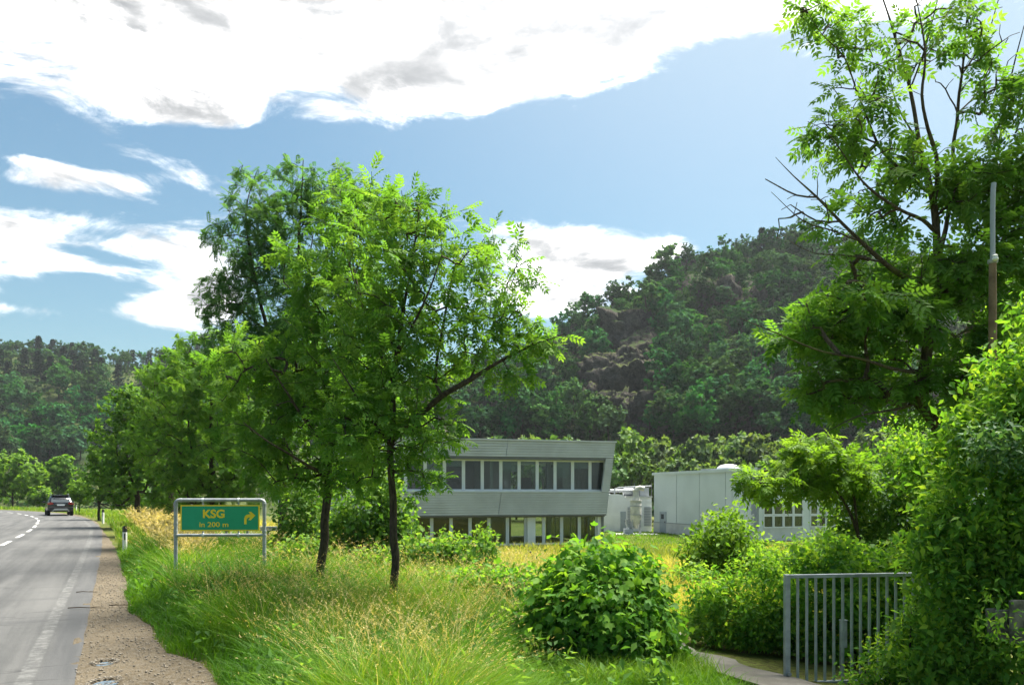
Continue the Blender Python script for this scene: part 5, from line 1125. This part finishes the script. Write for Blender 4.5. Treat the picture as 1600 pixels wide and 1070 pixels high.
bush('dogwood_shrub', 'grey-green shrub branch hanging out of the thicket above the slabs', 'bush', [(1560, 685, 46, 26), (1585, 710, 40, 24), (1540, 700, 26, 18)], 6.35, 'dogwood', 'simple', .062, 900, 6, .5, 8, stems=0)
bush('climber_veil', 'loose climbers hanging behind the mossy leaning trunk', 'bush', [(1510, 690, 60, 55), (1455, 745, 40, 55), (1565, 570, 50, 70), (1535, 640, 50, 55), (1410, 700, 36, 40), (1590, 480, 50, 60)], 10.5, 'clematis', 'simple', .085, 8000, 20, .4, 9, knob=5)
bush('bramble', 'bramble patch right of the slender ash trunk', 'bush', [(675, 925, 42, 28), (722, 938, 44, 28), (650, 940, 30, 22), (760, 950, 36, 24)], 11.9, 'shrub', 'broad', .08, 4200, 21, .3, 8, knob=3)
bush('bramble', 'bramble patch between the two ash trunks in the tall grass', 'bush', [(560, 900, 36, 26), (590, 912, 26, 20), (535, 912, 24, 18)], 14.6, 'shrub', 'broad', .08, 2600, 22, .3, 8, knob=3)
bush('climber_spray', 'leafy sprays hanging in front of the old slabs', 'bush', [(1552, 990, 18, 14), (1600, 1010, 30, 10), (1548, 938, 16, 10), (1574, 944, 14, 8)], 6.0, 'clematis', 'simple', .06, 260, 17, .5, 6, stems=0)
bush('climber_shoot', 'big-leaved creeper shoot hanging over the end of the gate', 'bush', [(1432, 942, 20, 16), (1420, 972, 22, 12), (1448, 925, 16, 14)], 7.35, 'bright', 'maple', .10, 34, 7, .6, 3, stems=1)
bush('low_climber', 'low climbers growing through the foot of the gate', 'bush', [(1400, 1030, 55, 40), (1450, 1020, 50, 60), (1350, 1060, 40, 20), (1430, 980, 30, 36), (1500, 1060, 60, 30)], 7.45, 'clematis', 'simple', .056, 5200, 8, .3, 10)
bush('elder_shrub', 'dark elder shrub between the young ash and the old ash', 'bush', [(1340, 810, 52, 45), (1385, 770, 60, 50), (1400, 835, 70, 50), (1330, 770, 30, 30), (1350, 850, 70, 40), (1450, 780, 50, 70), (1420, 720, 50, 50)], 11.6, 'shrub', 'simple', .085, 12000, 9, .35, 12)
bush('meadow_bush', 'yellowish bush on the slope above the hedge, under the hall windows', 'bush', [(1255, 870, 50, 30), (1300, 855, 50, 26), (1210, 880, 36, 24), (1340, 880, 50, 30)], 14.0, 'bright', 'simple', .08, 5200, 10, .3, 10)
bush('bush', 'low leafy bush left of the creeper mound', 'bush', [(785, 940, 55, 42), (745, 925, 50, 36), (825, 915, 34, 30), (770, 965, 66, 30), (715, 945, 40, 28)], 10.6, 'creeper', 'broad', .075, 7200, 11, .28)
bush('bush', 'dark bush in the meadow behind the slender ash, below the office', 'bush', [(690, 885, 50, 32), (655, 872, 40, 36), (730, 872, 42, 28), (700, 860, 34, 22), (640, 905, 44, 40), (755, 860, 20, 22), (700, 915, 60, 30), (600, 890, 40, 36)], 14.0, 'shrub', 'broad', .085, 8500, 12, .28)
bush('bush', 'leafy shrub between the two ash trunks', 'bush', [(570, 800, 50, 55), (590, 850, 48, 45), (540, 850, 45, 50), (620, 815, 28, 36), (600, 760, 30, 24)], 17.0, 'shrub', 'broad', .11, 7500, 13, .28)
bush('bush', 'dense low shrub at the foot of the leaning trunk', 'bush', [(470, 880, 40, 40), (440, 890, 30, 30), (530, 890, 34, 36)], 16.0, 'shrub', 'broad', .09, 4200, 18, .28)
bush('bush', 'dark shrub beside the pale pole, left of the leaning trunk', 'bush', [(470, 800, 34, 60), (460, 850, 32, 45), (490, 840, 30, 60), (480, 760, 40, 40)], 18.5, 'shrub', 'simple', .12, 5000, 14, .3)
bush('bush', 'small dark bush right behind the creeper mound', 'bush', [(1060, 920, 30, 28), (1045, 945, 24, 30), (1085, 905, 26, 22)], 15.0, 'shrub', 'broad', .08, 2600, 15, .28)
bush('bush', 'slim leafy shoot before the middle ground-floor windows', 'bush', [(757, 842, 10, 18)], 30.0, 'bright', 'simple', .16, 240, 16, .5)
bush('bush', 'small leafy shoot before the left ground-floor windows', 'bush', [(700, 842, 12, 14)], 30.0, 'bright', 'simple', .16, 200, 19, .5)

# ------------------------------------------------------------------ grass
def blades(name, label, x, y, h, w, lean, bend, tint, mat, seed, heads=False):
    rng = np.random.default_rng(seed); n = len(x); z = gz(x, y) - .03; a = 7.5 * fbm(x * lean[1], y * lean[1], 2, 71) + 1.5 * rng.normal(size=n); ca, sa = np.cos(a), np.sin(a); f = rng.random(n) * 6.28; wx, wy = np.cos(f), np.sin(f)
    ts = np.array((0, .38, .72, 1.0)); ws = np.array((.8, 1.0, .62, 0)); V = np.zeros((n, 7, 3)); j = 0
    for k, t in enumerate(ts):
        hor = h * bend * t ** 1.9; up = h * (t - .42 * np.minimum(bend, 1.1) * t ** 2.2); cx, cy, cz = x + ca * hor, y + sa * hor, z + up
        if k < 3:
            for s in (-1, 1): V[:, j, 0] = cx + s * wx * w * .5 * ws[k]; V[:, j, 1] = cy + s * wy * w * .5 * ws[k]; V[:, j, 2] = cz; j += 1
        else: V[:, j] = np.stack([cx, cy, cz], 1)
    TF = np.array([(0, 1, 3), (0, 3, 2), (2, 3, 5), (2, 5, 4), (4, 5, 6)]); F = (TF[None] + (np.arange(n) * 7)[:, None, None]).reshape(-1, 3); VV = V.reshape(-1, 3); tn = np.repeat(tint, 7)
    if heads:   # feathery seed heads: small slanted spikelets along the last third
        m = 9; t = .66 + .36 * rng.random((n, m)); hor = (h * bend)[:, None] * t ** 1.9; up = h[:, None] * (t - .42 * np.minimum(bend, 1.1)[:, None] * t ** 2.2)
        p = np.stack([x[:, None] + ca[:, None] * hor, y[:, None] + sa[:, None] * hor, z[:, None] + up], 2).reshape(-1, 3); d = rng.normal(size=(n * m, 3)) * .6; d[:, 2] += .5; d[:, 0] += np.repeat(ca, m) * .9; d[:, 1] += np.repeat(sa, m) * .9
        TV, T2 = LEAF['willow']; V3, F3 = scatter(TV, T2, frames(d, rng.normal(size=(n * m, 3))), p, np.repeat(w * 5.5, m) * (.7 + .8 * rng.random(n * m))); F = np.vstack([F, F3 + len(VV)]); VV = np.vstack([VV, V3]); tn = np.concatenate([tn, np.repeat(np.clip(np.repeat(tint, m) + .2, 0, 1), 4)])
    tag(link(name, np_mesh(name, VV, F, M[mat], tn)), label, 'grass', kind='stuff')
def zone(n, y0, y1, u0, u1, seed, cond):
    rng = np.random.default_rng(seed); y = y0 * (y1 / y0) ** rng.random(n); u = u0 + (u1 - u0) * rng.random(n); x = u * y
    k = cond(x, y); return x[k], y[k]
def not_paved(x, y): return (x > gravel_right(y) + .02) & ~on_path(x, y) & (road_d(x, y) > .25)
rng = np.random.default_rng(3)
# near roadside grass
x, y = zone(200000, 4.2, 24, -.75, .32, 31, lambda x, y: not_paved(x, y) & (x < 2.0))
e = sstep(-.1, 0.9, x - gravel_right(y)); nz = fbm(x * .8, y * .8, 3, 41); cl = fbm(x * 2.6, y * 2.6, 2, 43)
h = (.14 + .58 * e) * (.55 + .75 * rng.random(len(x)) ** 1.4 + 1.0 * cl + .3 * nz); h = np.clip(h, .07, .95) * (1 - .62 * sstep(-.6, .3, x) * sstep(9.0, 7.8, y)); near = sstep(9.5, 6.0, y); 
tint = np.clip(.02 + .75 * nz + .45 * rng.random(len(x)) ** 1.5 + .14 * sstep(-3.5, -.5, x) + .15 * cl, 0, 1)
blades('grass', 'tall green grass along the road shoulder and round the sign', x, y, h, .0058 * (.6 + .8 * rng.random(len(x))) * np.maximum(1, y / 7.), (0, 1.6), np.clip(.25 + .75 * rng.random(len(x)) + .6 * cl, .08, 1.4), tint, 'grass', 1)
# seeding dry stalks
x, y = zone(11500, 5.0, 26, -.62, .25, 32, lambda x, y: not_paved(x, y) & (x < 1.6) & (fbm(x * .5, y * .5, 3, 51) + .55 * sstep(-.42, -.18, x / y) * sstep(.25, -.05, x / y) > .12) & (x > gravel_right(y) + .7) & ~((x > -.35) & (y < 8.8)))
n = len(x); blades('dry_grass', 'straw-coloured seeding grass stalks around the trees and the sign', x, y, .55 + .62 * rng.random(n), .0036 * np.maximum(1, y / 8.), (R(10), 1.5), .3 + .7 * rng.random(n), rng.random(n), 'straw', 2, True)
x, y = zone(5000, 16, 44, -.56, -.40, 36, lambda x, y: not_paved(x, y) & (road_d(x, y) > 1.5) & (road_d(x, y) < 6)); n = len(x)
blades('dry_grass', 'tall straw-coloured grass at the foot of the roadside trees', x, y, .7 + .5 * rng.random(n), .005 * y / 8., (R(0), 2), .2 + .4 * rng.random(n), rng.random(n), 'straw', 5, True)
# verge between shoulder and roadside trees, farther off
x, y = zone(26000, 22, 100, -.75, -.3, 33, lambda x, y: ((road_d(x, y) > .5) & (road_d(x, y) < 9)) | (road_d(x, y) < -2 * HALF - .4)); n = len(x)
blades('grass', 'green verge grass along the distant bend', x, y, .25 + .3 * rng.random(n), .0045 * y / 7., (0, 2), .3 + .4 * rng.random(n), np.clip(.35 + .6 * rng.random(n), 0, 1), 'grass', 3)
# meadow down to the site
x, y = zone(90000, 11, 56, -.33, .62, 34, lambda x, y: not_paved(x, y) & (road_d(x, y) > 6.5) & ~((x > -14) & (y > 49 + .27 * (x + 4))& (x < 8)) & (y < 58)); n = len(x); nz = fbm(x * .25, y * .25, 3, 61)
lawn = sstep(46, 52, y); blades('meadow_grass', 'yellowing meadow grass between the fence posts and the factory', x, y, (.45 + .45 * rng.random(n) + .3 * nz) * (1 - .7 * lawn * (x > 7.5)), .0052 * y / 8., (0, 2), .25 + .5 * rng.random(n), np.clip(.52 + .9 * nz + .5 * (rng.random(n) - .5), 0, 1) * (1 - .55 * lawn), 'meadow', 4)
x, y = zone(26000, 52, 80, .02, .45, 35, lambda x, y: (x > 7.2) & (x < 20)); n = len(x)
blades('lawn_grass', 'short mown lawn between office and hall', x, y, .10 + .08 * rng.random(n), .004 * y / 6., (0, 2), .2 + .4 * rng.random(n), np.clip(.3 + .4 * rng.random(n), 0, 1), 'grass', 6)

# ------------------------------------------------------------------ air
def haze():
    o = MB().box(-2750, 2750, -3150, 3150, -4.0, 130).build('haze', M['white']); me = o.data; me.materials.clear()
    m = bpy.data.materials.new('valley_haze'); m.use_nodes = True; N = NT(m.node_tree); N.n.clear(); out = N.new('ShaderNodeOutputMaterial')
    v = N.new('ShaderNodeVolumePrincipled'); v.inputs['Color'].default_value = (0.86, 0.93, 1.0, 1); v.inputs['Density'].default_value = HAZE; v.inputs['Anisotropy'].default_value = 0.3
    N.link(v.outputs[0], out.inputs['Volume']); me.materials.append(m); tag(o, 'thin blue haze in the valley air', 'haze', kind='stuff')
HAZE = 0.00013
haze()

# broad-leaved herbs standing in the grass
def weeds():
    x, y = zone(520, 5.5, 20, -.6, .2, 38, lambda x, y: not_paved(x, y) & (x > gravel_right(y) + .15) & (x < 1.4)); n = len(x); rng = np.random.default_rng(9); m = 16
    px_ = np.repeat(x, m) + rng.normal(size=n * m) * .05; py_ = np.repeat(y, m) + rng.normal(size=n * m) * .05; hh = np.repeat(.15 + .42 * rng.random(n), m) * rng.random(n * m); d = rng.normal(size=(n * m, 3)); d[:, 2] += .5
    TV, TF = LEAF['simple']; V, F = scatter(TV, TF, frames(d, np.array((0, 0, 1.0)) + rng.normal(size=(n * m, 3)) * .4), np.stack([px_, py_, gz(px_, py_) + hh], 1), .05 + .07 * rng.random(n * m))
    tag(link('weeds', np_mesh('weeds', V, F, M['shrub'], np.repeat(np.clip(np.repeat(rng.random(n), m) * .7 + .3 * rng.random(n * m), 0, 1), 4))), 'broad-leaved weeds growing among the roadside grass', 'weeds', kind='stuff')
weeds()
